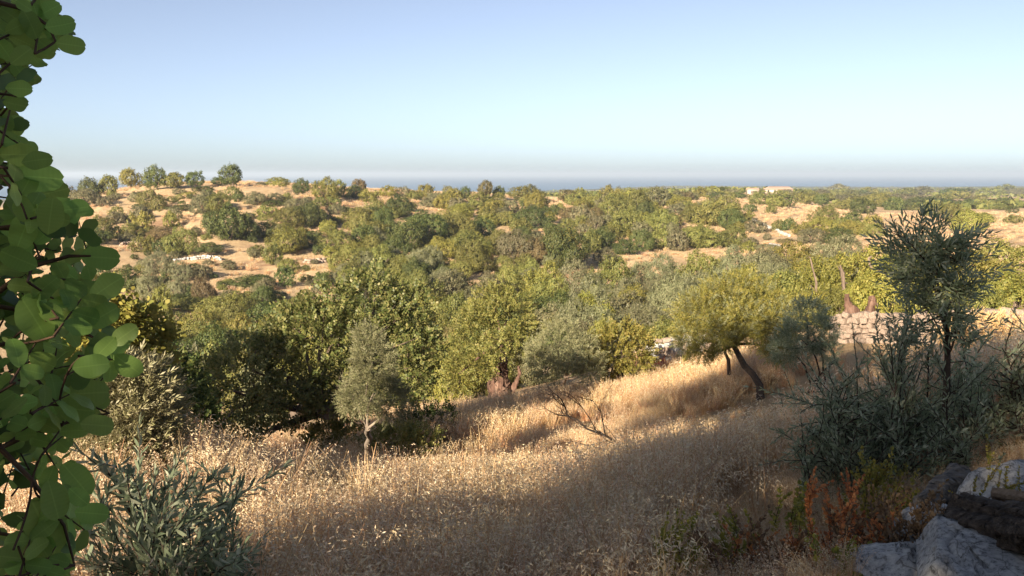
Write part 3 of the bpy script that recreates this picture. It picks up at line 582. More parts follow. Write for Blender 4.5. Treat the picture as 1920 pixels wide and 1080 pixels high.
fill(96, (560, 1040), (378, 470), (20, 48), (.5, .75), ['lentisk', 'yellow', 'grey', 'carob'], 'scrub on the central slope')
fill(70, (640, 1060), (455, 560), (40, 70), (.55, .8), ['lentisk', 'yellow', 'olive', 'carob', 'lentisk'], 'scrub low on the central slope', 'l')
fill(62, (1060, 1270), (378, 470), (26, 54), (.55, .8), ['lentisk', 'lentisk', 'yellow', 'grey'], 'bushes of the dense right-hand slope')
fill(26, (1260, 1420), (395, 480), (24, 50), (.5, .7), ['lentisk', 'yellow', 'grey', 'carob'], 'bushes around the clearings on the right slope')
# ------------------------------------------------------------------ the wooded valley floor: row behind row
def valley(u, vt, w, d, k, label, group, name='tree', size='l'):
    p = at_dist(u, d); top = P(u, vt, d)[2]; hz = min(max(top-p[2], 1.6), 6.5)
    return shrub(p, px(w, d), hz, k, label, group, size, name, 'tree')
for u, vt, w, d, k, lab in [
    (1075,548,90,62,'olive','silvery tree standing pale among the valley trees in the centre'),(1430,470,110,85,'olive','silvery tree below the grey stone patch at right'),
    (850,590,60,48,'brown','pinkish-brown dry tree top right of the big near carob'),(1130,590,70,46,'yellow','bright yellow-green tree behind the small dark-stemmed carob'),
    (1545,472,120,52,'yellow','yellow-green tree left of the dead snags'),(1620,446,150,62,'yellow','wide yellow-green crown behind the dead snags'),(1700,446,150,56,'yellow','yellow-green crown left behind the tall olive shoots'),
    (1800,462,150,50,'yellow','yellow-green crown right behind the tall olive shoots'),(1890,440,170,60,'lentisk','broad green crown at the right picture edge'),(1905,500,160,36,'yellow','near yellow-green crown at the right picture edge'),
    (1560,535,90,34,'lentisk','green crown over the twin-trunked old tree, left half'),(1592,530,80,39,'yellow','small yellow-green crown right behind the twin-trunked old tree'),(1655,500,130,36,'yellow','yellow-green crown over the twin-trunked old tree'),(1760,505,140,34,'yellow','yellow-green crown behind the olive shoot stem'),(1830,530,110,30,'lentisk','green crown above the straw bank at right'),
    (1480,500,120,60,'lentisk','green crown behind the leaning olive tree'),(1510,540,80,42,'yellow','small bright crown right behind the leaning olive tree')]:
    LMK.append((u, vt+25, 'the '+lab)); valley(u, vt, w, d, k, lab, 'trees on the near side of the valley')
LMK += [(590,640,'the big carob tree with the dark sweeping boughs'),(700,560,'the top of the big near carob tree'),(940,600,'the old carob tree on the split reddish trunk'),(1050,640,'the silvery round olive tree by the red trunk'),(1380,560,'the leaning olive tree'),(1510,600,'the shaded olive sapling on thin stems'),
        (1165,640,'the small dark-stemmed carob'),(330,690,'the shaded dark bush by the pale olive bush')]
ROWS = [(104,498,(70,110)),(90,520,(80,120)),(78,540,(90,130)),(66,562,(100,140)),(56,586,(110,150)),(47,612,(110,150)),(40,636,(110,140))]
for ri, (d, vt, ws) in enumerate(ROWS):
    u = 225+random.uniform(0, 60)
    while u < 1590:
        w = random.uniform(*ws)
        off = np.interp(u, [250, 450, 600, 800, 1000, 1250, 1420, 1580], [58, 46, 34, 12, 0, -22, -46, -60])
        if d > 80 and u < 560: off += 10
        zone = 'left' if u < 620 else ('middle' if u < 1080 else 'right')
        k = random.choice({'left': ['lentisk', 'olive', 'lentisk', 'carob', 'yellow'], 'middle': ['lentisk', 'yellow', 'carob', 'lentisk', 'grey'], 'right': ['lentisk', 'olive', 'yellow', 'grey', 'olive']}[zone])
        if not (d < 50 and u < 420) and not (d > 95 and 560 < u < 640):
            v_ = vt+off+random.uniform(-12, 12); valley(u, v_, w, d*random.uniform(.95, 1.05), k, beside(WORD[k]+' crown', u, v_+30) or f'{WORD[k]} tree crown on the {zone} of the wooded valley floor', f'trees on the {zone} of the wooded valley floor')
        u += w*random.uniform(.55, .8)
# ------------------------------------------------------------------ near trees, each built for itself
def L(u, v, d, r, rz=None):
    R_ = px(r, d); return (P(u, v, d), (R_, R_, px(rz, d) if rz else R_))
def near_tree(name, label, cat, base, lobes, kind, temps, n, scale, r0, bark='bark', fork=None, twigs=4, shell=.45, up=.25, jit=.5, low=-.8, rough=.06, bend=.10, group=None):
    e = empty(name, base, label, cat, group)
    t = MB(); limbs(t, base, lobes, r0, 0, fork, twigs=twigs, rough=rough, bend=bend); t.obj('trunk', M[bark], e, smooth=True)
    c = MB(); sprig_cloud(c, lobes, n, temps, scale, 0, shell, up, low, jit); c.obj('crown', M[kind], e)
    return e
# big carob, centre left
b = on_ground(575, 812)
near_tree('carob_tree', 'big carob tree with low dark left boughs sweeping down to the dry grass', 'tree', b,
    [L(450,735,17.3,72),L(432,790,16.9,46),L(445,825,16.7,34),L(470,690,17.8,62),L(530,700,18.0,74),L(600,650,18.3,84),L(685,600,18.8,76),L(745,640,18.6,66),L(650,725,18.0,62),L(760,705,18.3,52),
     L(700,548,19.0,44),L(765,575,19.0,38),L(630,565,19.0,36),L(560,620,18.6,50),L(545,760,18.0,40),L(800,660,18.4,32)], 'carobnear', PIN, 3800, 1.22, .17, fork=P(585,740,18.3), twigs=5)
b = on_ground(682, 893)
near_tree('olive_tree', 'young slim olive tree with a pale bare stem in front of the big carob', 'tree', b,
    [L(700,680,13.4,36,46),L(700,730,13.4,46,38),L(666,748,13.5,28),L(735,755,13.4,32),L(690,642,13.6,22,30)], 'olive', OPP, 1400, .85, .05, 'palebark', fork=P(684,785,13.5), twigs=2, jit=.6)
for u, v, w, hh, k, lab in [(628,868,110,80,'lentisk','leafy mastic shrub left of the young olive stem'),(745,880,150,84,'lentisk','spreading mastic shrub right of the young olive stem'),(800,830,110,70,'carob','dark-sprayed shrub reaching over the dry grass right of the young olive')]:
    p = on_ground(u, v); d = dist(p); r = px(w, d)/2; hz = px(hh, d)
    lob = [(p+(rng.uniform(-.6,.6)*r, rng.uniform(-.3,.3)*r, hz*rng.uniform(.35,.65)), (r*.5, r*.5, hz*.4)) for _ in range(6)]
    near_tree('mastic_shrub', lab, 'shrub', p, lob, k, PIN, 520, .95, .02, 'stem', twigs=3, jit=.6)
# old carob with a hollow red trunk
d0 = 29.0; b = at_dist(942, d0); e = empty('carob_tree', b, 'old carob tree on a thick split reddish trunk at the grass edge', 'tree')
lob = [L(905,625,30.5,52),L(950,600,31,52),L(880,670,30.4,44),L(925,570,31.5,38),L(985,640,31,34),L(860,705,30,30),L(970,655,30.8,26)]
t = MB()
gnarl(t, [b-(0,0,.3), P(941,737,d0), P(938,715,d0), P(934,697,d0), P(931,688,d0)], [px(21,d0), px(20,d0), px(16,d0), px(10,d0), px(5,d0)], 1, ridge=.3)
gnarl(t, [P(946,735,d0), P(948,702,d0), P(946,680,d0), P(944,664,d0+.5), P(940,645,d0+1.5)], [px(12,d0), px(8.5,d0), px(7,d0), px(4.5,d0), px(3,d0)], 2, ridge=.3)
gnarl(t, [P(960,734,d0), P(968,714,d0), P(975,700,d0), P(973,688,d0+.3)], [px(4.5,d0), px(4,d0), px(3.5,d0), px(2,d0)], 3)
for c in lob: tube(t, curve(P(940,640,d0+1.2), c[0], .05, 7), np.linspace(px(3.5,d0), px(1,d0), 7), 6, 0, .06)
t.obj('trunk', M['redbark'], e, smooth=True); lob += [L(932,648,28.6,22),L(955,640,28.6,20),L(905,680,28.6,26)]
c = MB(); sprig_cloud(c, lob, 1900, PIN, 1.35, 0, .5, .2, -.8, .5); c.obj('crown', M['lentisk'], e)
# silvery olive, small dark-stemmed carob
b = on_ground(1062, 718)
near_tree('olive_tree', 'silvery round olive tree between the red trunk and the small carob', 'tree', b,
    [L(1050,655,27,46,40),L(1015,670,27,32),L(1090,665,27.3,36),L(1050,632,27.3,34),L(1105,690,27,26),L(1030,690,26.8,28)], 'olive', OPP, 1500, 1.35, .07, twigs=3, jit=.6)
b = on_ground(1160, 716); e = empty('carob_tree', b, 'small carob tree on several dark stems at the grass edge', 'tree')
lob = [L(1150,660,28,40),L(1185,655,28.3,38),L(1168,635,28.5,30),L(1200,680,28,22),L(1140,685,27.8,22)]
t = MB()
for uu in (1145, 1155, 1165, 1176): tube(t, curve(b+(px(uu-1160,28)*.5,0,-.1), P(uu,668,28), .1, 7), np.linspace(px(4.5,28), px(2,28), 7), 6, 0, .05)
t.obj('trunk', M['darkbark'], e, smooth=True); c = MB(); sprig_cloud(c, lob, 800, PIN, 1.35, 0, .45); c.obj('crown', M['yellow'], e)
# leaning olive
b = on_ground(1428, 748); d0 = dist(b); e = empty('olive_tree', b, 'leaning olive tree with a dark bowed trunk and a yellowish sunlit crown', 'tree')
lob = [L(1310,590,21,42),L(1360,570,21.3,46),L(1420,575,21.5,48),L(1465,600,21.2,38),L(1330,630,20.8,36),L(1395,602,20.8,40),L(1445,615,20.8,36),L(1300,620,21,30),L(1385,545,21.6,32),L(1345,550,21.6,28),L(1320,650,20.6,26),L(1292,640,20.8,22),L(1455,650,20.6,26),L(1345,622,20.4,26)]
t = MB(); tube(t, [b-(0,0,.2), P(1424,722,d0), P(1412,702,d0+.3), P(1396,686,d0+.7), P(1386,668,d0+1.2), P(1378,652,d0+1.6), P(1368,640,d0+2)], [.10,.085,.078,.072,.07,.066,.06], 9, 0, .06)
for c in lob: tube(t, curve(P(1374,648,d0+1.8), c[0], .12, 7), np.linspace(.042, .008, 7), 5, 0, .05)
t.obj('trunk', M['darkbark'], e, smooth=True)
t = MB(); tube(t, [P(1368,672,d0+2.2)-(0,0,.4), P(1366,675,d0+2), P(1360,662,d0+2), P(1358,650,d0+2), P(1364,640,d0+2)], [.05,.045,.04,.036,.03], 7, 0, .08); t.obj('second_stem', M['bark'], e, smooth=True)
c = MB(); sprig_cloud(c, lob, 3300, OPP, 1.15, 0, .55, .2, -.8, .6); c.obj('crown', M['yellow'], e)
c = MB(); sprig_cloud(c, lob, 1500, OPP, 1.15, 0, .55, .2, -.8, .6); c.obj('silvery_leaves', M['olive'], e)
p = at_dist(1850, 21.5); lob = [(p+(rng.uniform(-.8,.8), rng.uniform(-.3,.3), rng.uniform(.2,.6)), (.4,.35,.3)) for _ in range(9)]
near_tree('dry_brush', 'straw-coloured dry brush in front of the stone wall at the right', 'shrub', p, lob, 'straw', OPP, 800, 1.2, .02, 'stem', twigs=3, jit=.8, up=.5)
# dark saplings in the shade beside it
b = on_ground(1512, 735); d0 = dist(b)
e = empty('olive_tree', b, 'shaded blue-grey olive sapling on thin stems right of the leaning olive', 'tree')
lob = [L(1515,605,16.5,34),L(1500,635,16.5,32),L(1535,630,16.6,28),L(1515,585,16.6,20),L(1475,655,16.4,24),L(1550,660,16.5,18)]
t = MB()
for uu, vv in ((1515, 640), (1532, 640), (1490, 660), (1555, 660)): tube(t, curve(b+(px((uu-1512)*.3, d0), 0, -.1), P(uu, vv, 16.5), .08, 8), np.linspace(.028, .012, 8), 6, 0)
for c in lob: tube(t, curve(P(1515,650,16.5), c[0], .1, 5), np.linspace(.014, .005, 5), 4, 0)
t.obj('trunk', M['darkbark'], e, smooth=True); c = MB(); sprig_cloud(c, lob, 900, OPP, 1.0, 0, .5, .3, -.8, .6); c.obj('crown', M['dkolive'], e)
# twin-trunked old tree above the wall, and dead snags behind
b = at_dist(1615, 28.5); d0 = 28.5
e = empty('old_tree_trunk', b, 'thick reddish twin trunk of an old tree just above the stone wall', 'tree trunk')
t = MB(); gnarl(t, [b-(0,0,.3), P(1606,600,d0), P(1599,582,d0), P(1593,565,d0), P(1590,550,d0)], [px(22,d0), px(19,d0), px(12,d0), px(7.5,d0), px(4,d0)], 5, ridge=.3); t.obj('left_trunk', M['redbark'], e, smooth=True)
t = MB(); gnarl(t, [b+(.25,0,-.3), P(1622,600,d0-.1), P(1632,582,d0), P(1637,566,d0), P(1634,556,d0)], [px(15,d0), px(11,d0), px(8,d0), px(6,d0), px(4,d0)], 6, ridge=.3); t.obj('right_trunk', M['redbark'], e, smooth=True)
for lab, pts, r in [('short pale broken snag among the yellow-green crowns', [(1582,560),(1581,530),(1579,512),(1574,496)], (6,5.5,5,2.5)), ('thin pale dead branch bent like a hook among the yellow-green crowns', [(1690,540),(1648,508),(1634,500),(1629,484),(1636,480)], (4,4,4.5,3,2)),
                    ('small pale dead stick left of the broken snag', [(1530,530),(1523,500),(1519,482)], (3,2.5,1.2))]:
    dd = 41; tip = [P(u, v, dd) for u, v in pts]; g0 = tip[0].copy(); g0[2] = h(g0[0], g0[1])-.1
    t = MB(); gnarl(t, [g0]+tip, [px(r[0]*.6, dd)]+[px(x*.6, dd) for x in r], len(pts))
    for _ in range(3):
        k = random.randint(1, len(tip)-1); tube(t, curve(tip[k], tip[k]+(rdirs(1)[0]+(0, 0, .5))*.35, .15, 5), np.linspace(px(r[k]*.3, dd), .004, 5), 5)
    tag(t.obj('dead_snag', M['bark'], loc=g0, smooth=True), lab, 'dead tree')
# sunlit bushes at left
b = on_ground(205, 800); b = P(205, 770, 9.5); b[2] = h(b[0], b[1])
near_tree('mastic_shrub', 'yellow-tipped round-leaved bush glowing in the sun behind the carob leaves', 'shrub', b,
    [L(195,610,9.4,46),L(245,625,9.6,44),L(280,650,9.8,30),L(160,600,9.5,42),L(215,670,9.4,50),L(265,680,9.8,34),L(140,660,9.4,50)], 'yellow', PIN, 1100, 1.0, .04, twigs=3, jit=.6)
b = P(245, 880, 8.3); b[2] = h(b[0], b[1])
near_tree('olive_tree', 'pale silvery olive bush in full sun at the left', 'shrub', b,
    [L(255,745,8.4,48),L(215,725,8.4,46),L(285,790,8.4,40),L(235,800,8.2,52),L(290,725,8.6,26),L(190,780,8.3,46),L(270,850,8.2,44),L(215,860,8.1,46)], 'silver', OPP, 1900, 1.15, .04, twigs=3, jit=.7)
b = P(345, 800, 13.5); b[2] = h(b[0], b[1])
near_tree('mastic_shrub', 'shaded dark bush between the pale olive bush and the big carob', 'shrub', b,
    [L(340,720,13.2,36),(L(352,775,13,40)),L(322,690,13.5,30),L(375,800,13.2,26),L(330,800,13,30)], 'carob', PIN, 800, .95, .05, twigs=3)
# out of the frame: unseen trees added and shaped to shade the view
_T = math.tan(el)
def shade_lobe(p, w, y, r):
    """a crown lobe whose shade falls along the sun line p (across) and w (height, sun-sloped)"""
    x = (p+math.sin(az)*y)/math.cos(az); return ((x, y, w-(math.sin(az)*x+math.cos(az)*y)*_T), (r, r, r*.9))
def caster(label, bx, by, lobes, n, scale, group=None):
    z = h(bx, by); near_tree('carob_tree', label, 'tree', (bx, by, z), lobes, 'carob', PIN, n, scale, .2, twigs=1, shell=.85, group=group)
caster('big unseen carob tree behind the viewpoint, its long left bough shaped for the shade edge', -8.2, -8.4,
    [shade_lobe(p, w, -8.4+random.uniform(-.3,.3), r) for p, w, r in [(-7.0,1.9,.75),(-6.2,2.4,.8),(-5.7,1.45,.75),(-5.2,3.1,.85),(-4.7,1.85,.85),(-4.2,2.6,1.0),(-3.5,3.4,.9),(-2.9,1.6,1.0),(-2.2,.6,.9),(-2.05,-.6,.8),(-2.2,2.6,1.1),(-1.6,-1.6,.9),(-1.4,.2,1.0),(-1.2,3.2,1.0),(-1.2,1.6,1.0),(-1.6,-.7,.9),(-.5,-.4,1.0),(-.6,-1.6,.9),(.5,-1,1.0)]], 2700, 2.3)
for i, (x, y, r, top) in enumerate([(-4.6,-9.4,2.2,7.6),(-1.8,-10,2.2,7.6),(1.2,-10.5,2.4,7.7),(5.0,-10.5,2.5,7.6)]):
    z = h(x, y); lob = [((x+rng.uniform(-.5,.5)*r, y+rng.uniform(-.5,.5)*r, z+1.4+(top-z-2.4)*rng.random()), (r*.55, r*.55, r*.48)) for _ in range(9)]+[((x, y, top-1.1), (r*.6, r*.6, 1.1)), ((x-.4*r, y, z+1.5), (r*.6,)*3), ((x+.4*r, y, z+1.5), (r*.6,)*3), ((x, y, z+.5*(top-z)), (r*.8,)*3)]
    caster('unseen carob tree added for shade, '+['first', 'second', 'third', 'fourth'][i]+' to the right of the big one behind the viewpoint', x, y, lob, 1700, 2.5, 'unseen shade trees added behind the viewpoint')
caster('broad unseen carob tree added beyond the left picture edge to shade the big carob', -9.6, 7.0, [shade_lobe(p, w, 7.0+random.uniform(-.3,.3), r) for p, w, r in [(-13.2,-.2,.75),(-12.4,-.35,.8),(-12.9,.55,.5),(-11.6,-.5,.65),(-10.7,-.35,.6),(-10.2,-.3,.45),(-13.6,.2,.6),(-12.6,.6,.65),(-13.3,.75,.55)]], 3600, 1.7)
# ------------------------------------------------------------------ house, car, walls and stones
p = on_ground(1462, 364); d = dist(p); e = empty('house', p, 'long pink-walled farmhouse with a pale low roof on the plain before the sea', 'house')
def box(x0, x1, y0, y1, z0, z1): 
    V = [(x0,y0,z0),(x1,y0,z0),(x1,y1,z0),(x0,y1,z0),(x0,y0,z1),(x1,y0,z1),(x1,y1,z1),(x0,y1,z1)]
    return np.array(V, float), [(0,3,2,1),(4,5,6,7),(0,1,5,4),(1,2,6,5),(2,3,7,6),(3,0,4,7)]
w2 = px(23, d); hh = px(8.5, d); dp = 7
def at(o, loc): o.v = [v+np.array(loc) for v in o.v]; return o
mb = MB(); mb.add(*box(-w2, w2, 0, dp, -1, hh)); at(mb, p).obj('wall', M['plaster'], e)
mb = MB(); mb.add(np.array([(-w2-.3,-.4,hh),(w2+.3,-.4,hh),(w2+.3,dp+.4,hh),(-w2-.3,dp+.4,hh),(-w2+2,dp/2,hh+1.5),(w2-1,dp/2,hh+1.5)]), [(0,1,5,4),(2,3,4,5)]); mb.add(np.array([(-w2-.3,-.4,hh),(-w2-.3,dp+.4,hh),(-w2+2,dp/2,hh+1.5),(w2+.3,-.4,hh),(w2-1,dp/2,hh+1.5),(w2+.3,dp+.4,hh)]), [(0,2,1),(3,5,4)]); at(mb, p).obj('roof', M['rooftile'], e)
for x in (-6, -2.6, 2.4, 5.6):
    mb = MB(); mb.add(*box(x-.5, x+.5, -.06, .05, .9, 2.2)); f = at(mb, p).obj('window', M['shutter'], e)
    mb = MB(); mb.add(*box(x-.4, x+.4, -.09, -.02, 1.0, 2.1)); at(mb, p).obj('pane', M['glassdark'], f)
mb = MB(); mb.add(*box(-.6, .5, -.07, .05, -.2, 2.2)); at(mb, p).obj('door', M['shutter'], e)
p = on_ground(1413, 364); e = empty('outbuilding', p, 'low reddish outbuilding left of the pink farmhouse', 'building')
mb = MB(); mb.add(*box(-2.6, 2.6, 0, 4, -1, 2.2)); at(mb, p).obj('wall', M['plaster'], e)
mb = MB(); mb.add(np.array([(-2.8,-.2,2.21),(2.8,-.2,2.21),(2.8,4.2,2.21),(-2.8,4.2,2.21),(-2.8,2,3.0),(2.8,2,3.0)]), [(0,1,5,4),(2,3,4,5)]); mb.add(np.array([(-2.8,-.2,2.21),(-2.8,4.2,2.21),(-2.8,2,3.0),(2.8,-.2,2.21),(2.8,2,3.0),(2.8,4.2,2.21)]), [(0,2,1),(3,5,4)]); at(mb, p).obj('roof', M['rooftile'], e)
mb = MB(); mb.add(*box(-1.4, 1.2, -.07, .05, .3, 1.7)); at(mb, p).obj('door', M['shutter'], e)
p = at_dist(870, 224); p[2] = h(p[0], p[1]); e = empty('parked_car', p, 'pale car parked in the shade of a dark ridge tree', 'car')
prof = [(-1.7,.35),(-1.75,.75),(-1.0,.85),(-.55,1.35),(.7,1.38),(1.3,.95),(1.75,.88),(1.75,.35)]
V = np.array([(x, s*.8*(1 if z < 1 else .85), z) for s in (-1, 1) for x, z in prof])
mb = MB(); mb.add(V, [(i, i+1, i+9, i+8) for i in range(7)]+[(7, 0, 8, 15)]); mb.add(V, [tuple(range(7, -1, -1)), tuple(range(8, 16))]); at(mb, p).obj('body', M['car'], e)
mb = MB(); mb.add(np.array([(-.75,-.79,.92),(.95,-.79,.95),(.62,-.70,1.3),(-.5,-.70,1.28)]), [(0,1,2,3)]); at(mb, p).obj('window', M['glassdark'], e)
for x in (-1.05, 1.1):
    for y in (-.78, .78):
        mb = MB(); tube(mb, [(x, y-.1, .32), (x, y+.1, .32)], [.32, .32], 12); at(mb, p).obj('wheel', M['tyre'], e)
# stones: a few rough blocks shared by every wall
def rock_mesh(name, mat, seed, sub=2, amp=.22, box_=.5):
    import bmesh
    g = np.random.default_rng(seed); bm = bmesh.new(); bmesh.ops.create_icosphere(bm, subdivisions=sub, radius=1); V = np.array([v.co[:] for v in bm.verts])
    n = np.sign(V)*np.abs(V)**(1-box_); n /= np.maximum(np.abs(n).max(1, keepdims=True), 1e-6)*(1-.35)+.35
    for k in range(14 if sub < 3 else 8):
        a = rdirs(1)[0]; c = g.uniform(.45, .8); t = n@a; n = n-np.outer(np.maximum(t-c, 0)*(.8 if sub < 3 else .6), a)
    n += amp*np.stack([np.sin(V@g.normal(size=3)*3+g.uniform(0,6)) for _ in range(3)], 1)*.35
    for v, c in zip(bm.verts, n): v.co = c
    
    if sub > 2:
        for k in range(5):
            f = 2.5*1.9**k; n += n*(.09/1.75**k)*np.stack([np.sin(V@g.normal(size=3)*f+g.uniform(0,6))+np.sin(V@g.normal(size=3)*f+g.uniform(0,6))]*3, 1)
        for v, c in zip(bm.verts, n): v.co = c
        for fc in bm.faces: fc.smooth = True
    me = bpy.data.meshes.new(name); bm.to_mesh(me); bm.free(); me.materials.append(mat); return me
def block_mesh(name, mat, seed):
    import bmesh
    g = np.random.default_rng(seed); bm = bmesh.new(); bmesh.ops.create_cube(bm, size=1.9)
    for v in bm.verts: v.co += Vector(g.normal(size=3)*.20)
    bmesh.ops.bevel(bm, geom=bm.edges[:], offset=.22, segments=1, affect='EDGES')
    for v in bm.verts: v.co += Vector(g.normal(size=3)*.05)
    me = bpy.data.meshes.new(name); bm.to_mesh(me); bm.free(); me.materials.append(mat); return me
def slab_mesh(name, mat, seed, size, cuts=13, sub=5):
    """a broken limestone slab: a boxy block cut by flat breaks, roughened and pitted"""
    import bmesh
    from mathutils import noise
    g = np.random.default_rng(seed); bm = bmesh.new(); bmesh.ops.create_icosphere(bm, subdivisions=sub, radius=1)
    V = np.array([v.co[:] for v in bm.verts]); n = np.sign(V)*np.abs(V)**.42; n /= np.abs(n).max(1, keepdims=True)**.6
    for k in range(cuts):
        a = g.normal(size=3); a[2] = abs(a[2])*.9; a /= np.linalg.norm(a); c = g.uniform(.62, .95); t = n@a; n = n-np.outer(np.maximum(t-c, 0), a)
    n *= size; o = Vector(g.uniform(-50, 50, 3))
    for v, c in zip(bm.verts, n):
        p = Vector(c); q = p*3.2+o; f = noise.fractal(q*2.2, 1.0, 2.0, 5); cr = noise.voronoi(Vector((p.x*5, p.y*5, p.z*9))+o)[0]; crack = max(0, .10-(cr[1]-cr[0]))*.22
        nn = Vector(c/(np.array(size)**2)).normalized(); v.co = p+nn*(f*.020-crack+.012*noise.noise(q*9))
    for fc in bm.faces: fc.smooth = True
    me = bpy.data.meshes.new(name); bm.to_mesh(me); bm.free(); me.materials.append(mat); return me
STONE = [block_mesh('wall_stone', M['warmrock'], s) for s in range(7)]
GSTONE = [block_mesh('grey_stone', M['rock'], s+40) for s in range(5)]
def stone_wall(label, line, height, size, meshes, parts=True, name='dry_stone_wall', jit=.25, nmax=140, group=None):
    line = np.array(line, float); seg = np.linalg.norm(np.diff(line[:,:2], axis=0), axis=1); S_ = np.concatenate([[0], np.cumsum(seg)])
    o0 = line[0].copy(); o0[2] = h(o0[0], o0[1]); e = empty(name, o0, label, 'wall', group); joined = MB(); cnt = 0
    rows = max(1, int(round(height/size)))
    for r in range(rows):
        s = random.uniform(0, size)
        while s < S_[-1]:
            L_ = size*random.uniform(1.0, 1.9); x = np.interp(s+L_/2, S_, line[:,0]); y = np.interp(s+L_/2, S_, line[:,1]); i = min(np.searchsorted(S_, s+1e-6)-1, len(seg)-1); i = max(i, 0)
            ang = math.atan2(line[i+1,1]-line[i,1], line[i+1,0]-line[i,0]); z = h(x, y)+(r+.42)*size*.92
            me = random.choice(meshes); sc_ = (L_*.52, size*random.uniform(.6, .9), size*random.uniform(.36, .62)); rot = (random.uniform(-.28,.28), random.uniform(-.28,.28), ang+random.uniform(-.3,.3)+(math.pi if random.random() < .5 else 0))
            if parts and cnt < nmax:
                c = bpy.data.objects.new('stone', me); link(c); c.parent = e; c.location = (x-o0[0]+random.uniform(-1,1)*size*jit, y-o0[1]+random.uniform(-1,1)*size*jit, z-o0[2]); c.scale = sc_; c.rotation_euler = rot
            else:
                V = np.array([v.co[:] for v in me.vertices])*sc_; from mathutils import Euler
                V = V@np.array(Euler(rot).to_matrix()).T+(x+random.uniform(-1,1)*size*jit, y+random.uniform(-1,1)*size*jit, z)
                joined.add(V, [tuple(q.vertices) for q in me.polygons])
            cnt += 1; s += L_*random.uniform(.92, 1.05)
    if joined.n: 
        o = joined.obj('stones', meshes[0].materials[0], e); o['kind'] = 'stuff'
    return e
stone_wall('warm pinkish dry stone wall under the old twin trunk, lit by the sun', [P(1553,612,25.5)[:2].tolist()+[0], P(1640,606,25)[:2].tolist()+[0], P(1750,606,24.5)[:2].tolist()+[0], P(1850,602,24)[:2].tolist()+[0], P(1935,604,24)[:2].tolist()+[0]], .90, .15, STONE, jit=.42, nmax=290)
stone_wall('pale grey stone wall behind the dry grass left of the leaning olive', [P(1208,668,33)[:2].tolist()+[0], P(1250,664,33)[:2].tolist()+[0], P(1330,660,32)[:2].tolist()+[0]], .95, .2, GSTONE[:2]+STONE[:2])
def far_line(pts): return [on_ground(u, v) for u, v in pts]
stone_wall('pale stone track wall running down the orange field at right', far_line([(1404,411),(1430,422),(1455,433),(1480,444)]), .55, .3, GSTONE[:3]+STONE[:2], False)
stone_wall('short grey stone bank below the flat brown bush at right', far_line([(1442,464),(1462,468)]), .8, .3, GSTONE, False)
stone_wall('low dark rubble bank on the reddish left terrace', far_line([(322,492),(350,488),(372,485),(395,485),(412,487)]), .55, .3, GSTONE, False, 'rubble_bank', .7)
stone_wall('white rubble wall under the left terrace bushes', far_line([(225,462),(245,459),(268,459)]), .8, .32, STONE, False, 'rubble_bank', .6)
stone_wall('white rubble patch between dark bushes at mid slope', far_line([(566,493),(585,494),(608,491)]), .9, .36, STONE, False, 'rubble_bank', .9)
stone_wall('stone strip on the bare grass under the seaward ridge', far_line([(902,379),(925,378),(948,378)]), .7, .35, STONE, False, 'rubble_bank', .5)
stone_wall('stone heap beside the shrubs on the seaward slope', far_line([(976,378),(990,379)]), .9, .4, STONE, False, 'rubble_bank', .8)
p = on_ground(701, 408); o = bpy.data.objects.new('rock_outcrop', rock_mesh('pale_outcrop', M['warmrock'], 77, 3)); link(o); o.location = p; o.scale = (1.5, .9, .9); tag(o, 'pale rock outcrop beside a bush on the upper middle slope', 'rock')
for u, v, s, lab in [(1424,838,.16,'grey stone half sunk in the shaded grass under the leaning olive'),(915,902,.13,'small flat stone in the grass left of the dead branch')]:
    p = on_ground(u, v); o = bpy.data.objects.new('stone', rock_mesh('field_stone', M['rock'], int(u), 2)); link(o); o.location = p+(0, 0, s*.9); o.scale = (s*1.3, s, s*.8); tag(o, lab, 'stone')
# boulders, weathered timber at the lower right
def boulder(u, v, d, size, seed, lab, rot=0, name='boulder', mat='rock', amp=.2):
    p = P(u, v, d); me = slab_mesh(name, M[mat], seed, size); o = bpy.data.objects.new(name, me); link(o); o.location = p; o.rotation_euler = (rot*.3, .15, rot); return tag(o, lab, 'rock')
boulder(1990,965,4.7,(.42,.5,.22),3,'large pale boulder rising at the right picture edge behind the old timber',.5)
boulder(1900,1080,3.45,(.40,.46,.10),5,'broad bluish boulder in front of the old timber at the lower right corner',.2)
boulder(1750,1075,3.7,(.28,.28,.09),8,'rounded grey boulder at the bottom edge under the dry brown twigs',1.1)
boulder(1660,1062,4.0,(.17,.20,.09),12,'small grey slab left of the rounded boulder at the bottom edge',.3)
boulder(1800,1000,4.2,(.20,.26,.12),15,'grey rock wedged between the rounded boulder and the timber',.9)
boulder(1925,745,9.0,(.32,.4,.36),21,'dark shaded rock at the right edge behind the olive twigs',.4)
def log(a, b, r0, r1, lab, mat='wood', rough=.10, name='log'):
    a, b = np.asarray(a), np.asarray(b); mb = MB(); q = curve(a, b, .03, 6); gnarl(mb, q, np.linspace(r0, r1, 6), int(r0*9999), ridge=rough*2.2, sides=26, n=40, lump=.12)
    mb.add(np.concatenate([mb.v[0][:26], [q[0]+(b-a)*.01]]), [[(k+1) % 26, k, 26] for k in range(26)])
    return tag(mb.obj(name, M[mat], loc=q[0]), lab, 'wood')
log(P(1795,948,3.75), P(1990,985,3.6), .052, .056, 'thick dark cracked log lying on the boulder at the right edge')
log(P(1785,975,3.7), P(1990,1012,3.5), .046, .05, 'dark log underneath the cracked one at the right edge')
log(P(1875,1000,3.5), P(2000,1012,3.4), .045, .055, 'knotty log end in front of the log pile at the right edge', rough=.2)
log(P(1862,926,3.85), P(2000,955,3.7), .022, .026, 'light brown squared pole on top of the log pile', 'palewood')
log(P(1735,950,4.5), P(1815,893,5.0), .05, .065, 'grey weathered log leaning behind the dry rusty twigs', 'greywood')
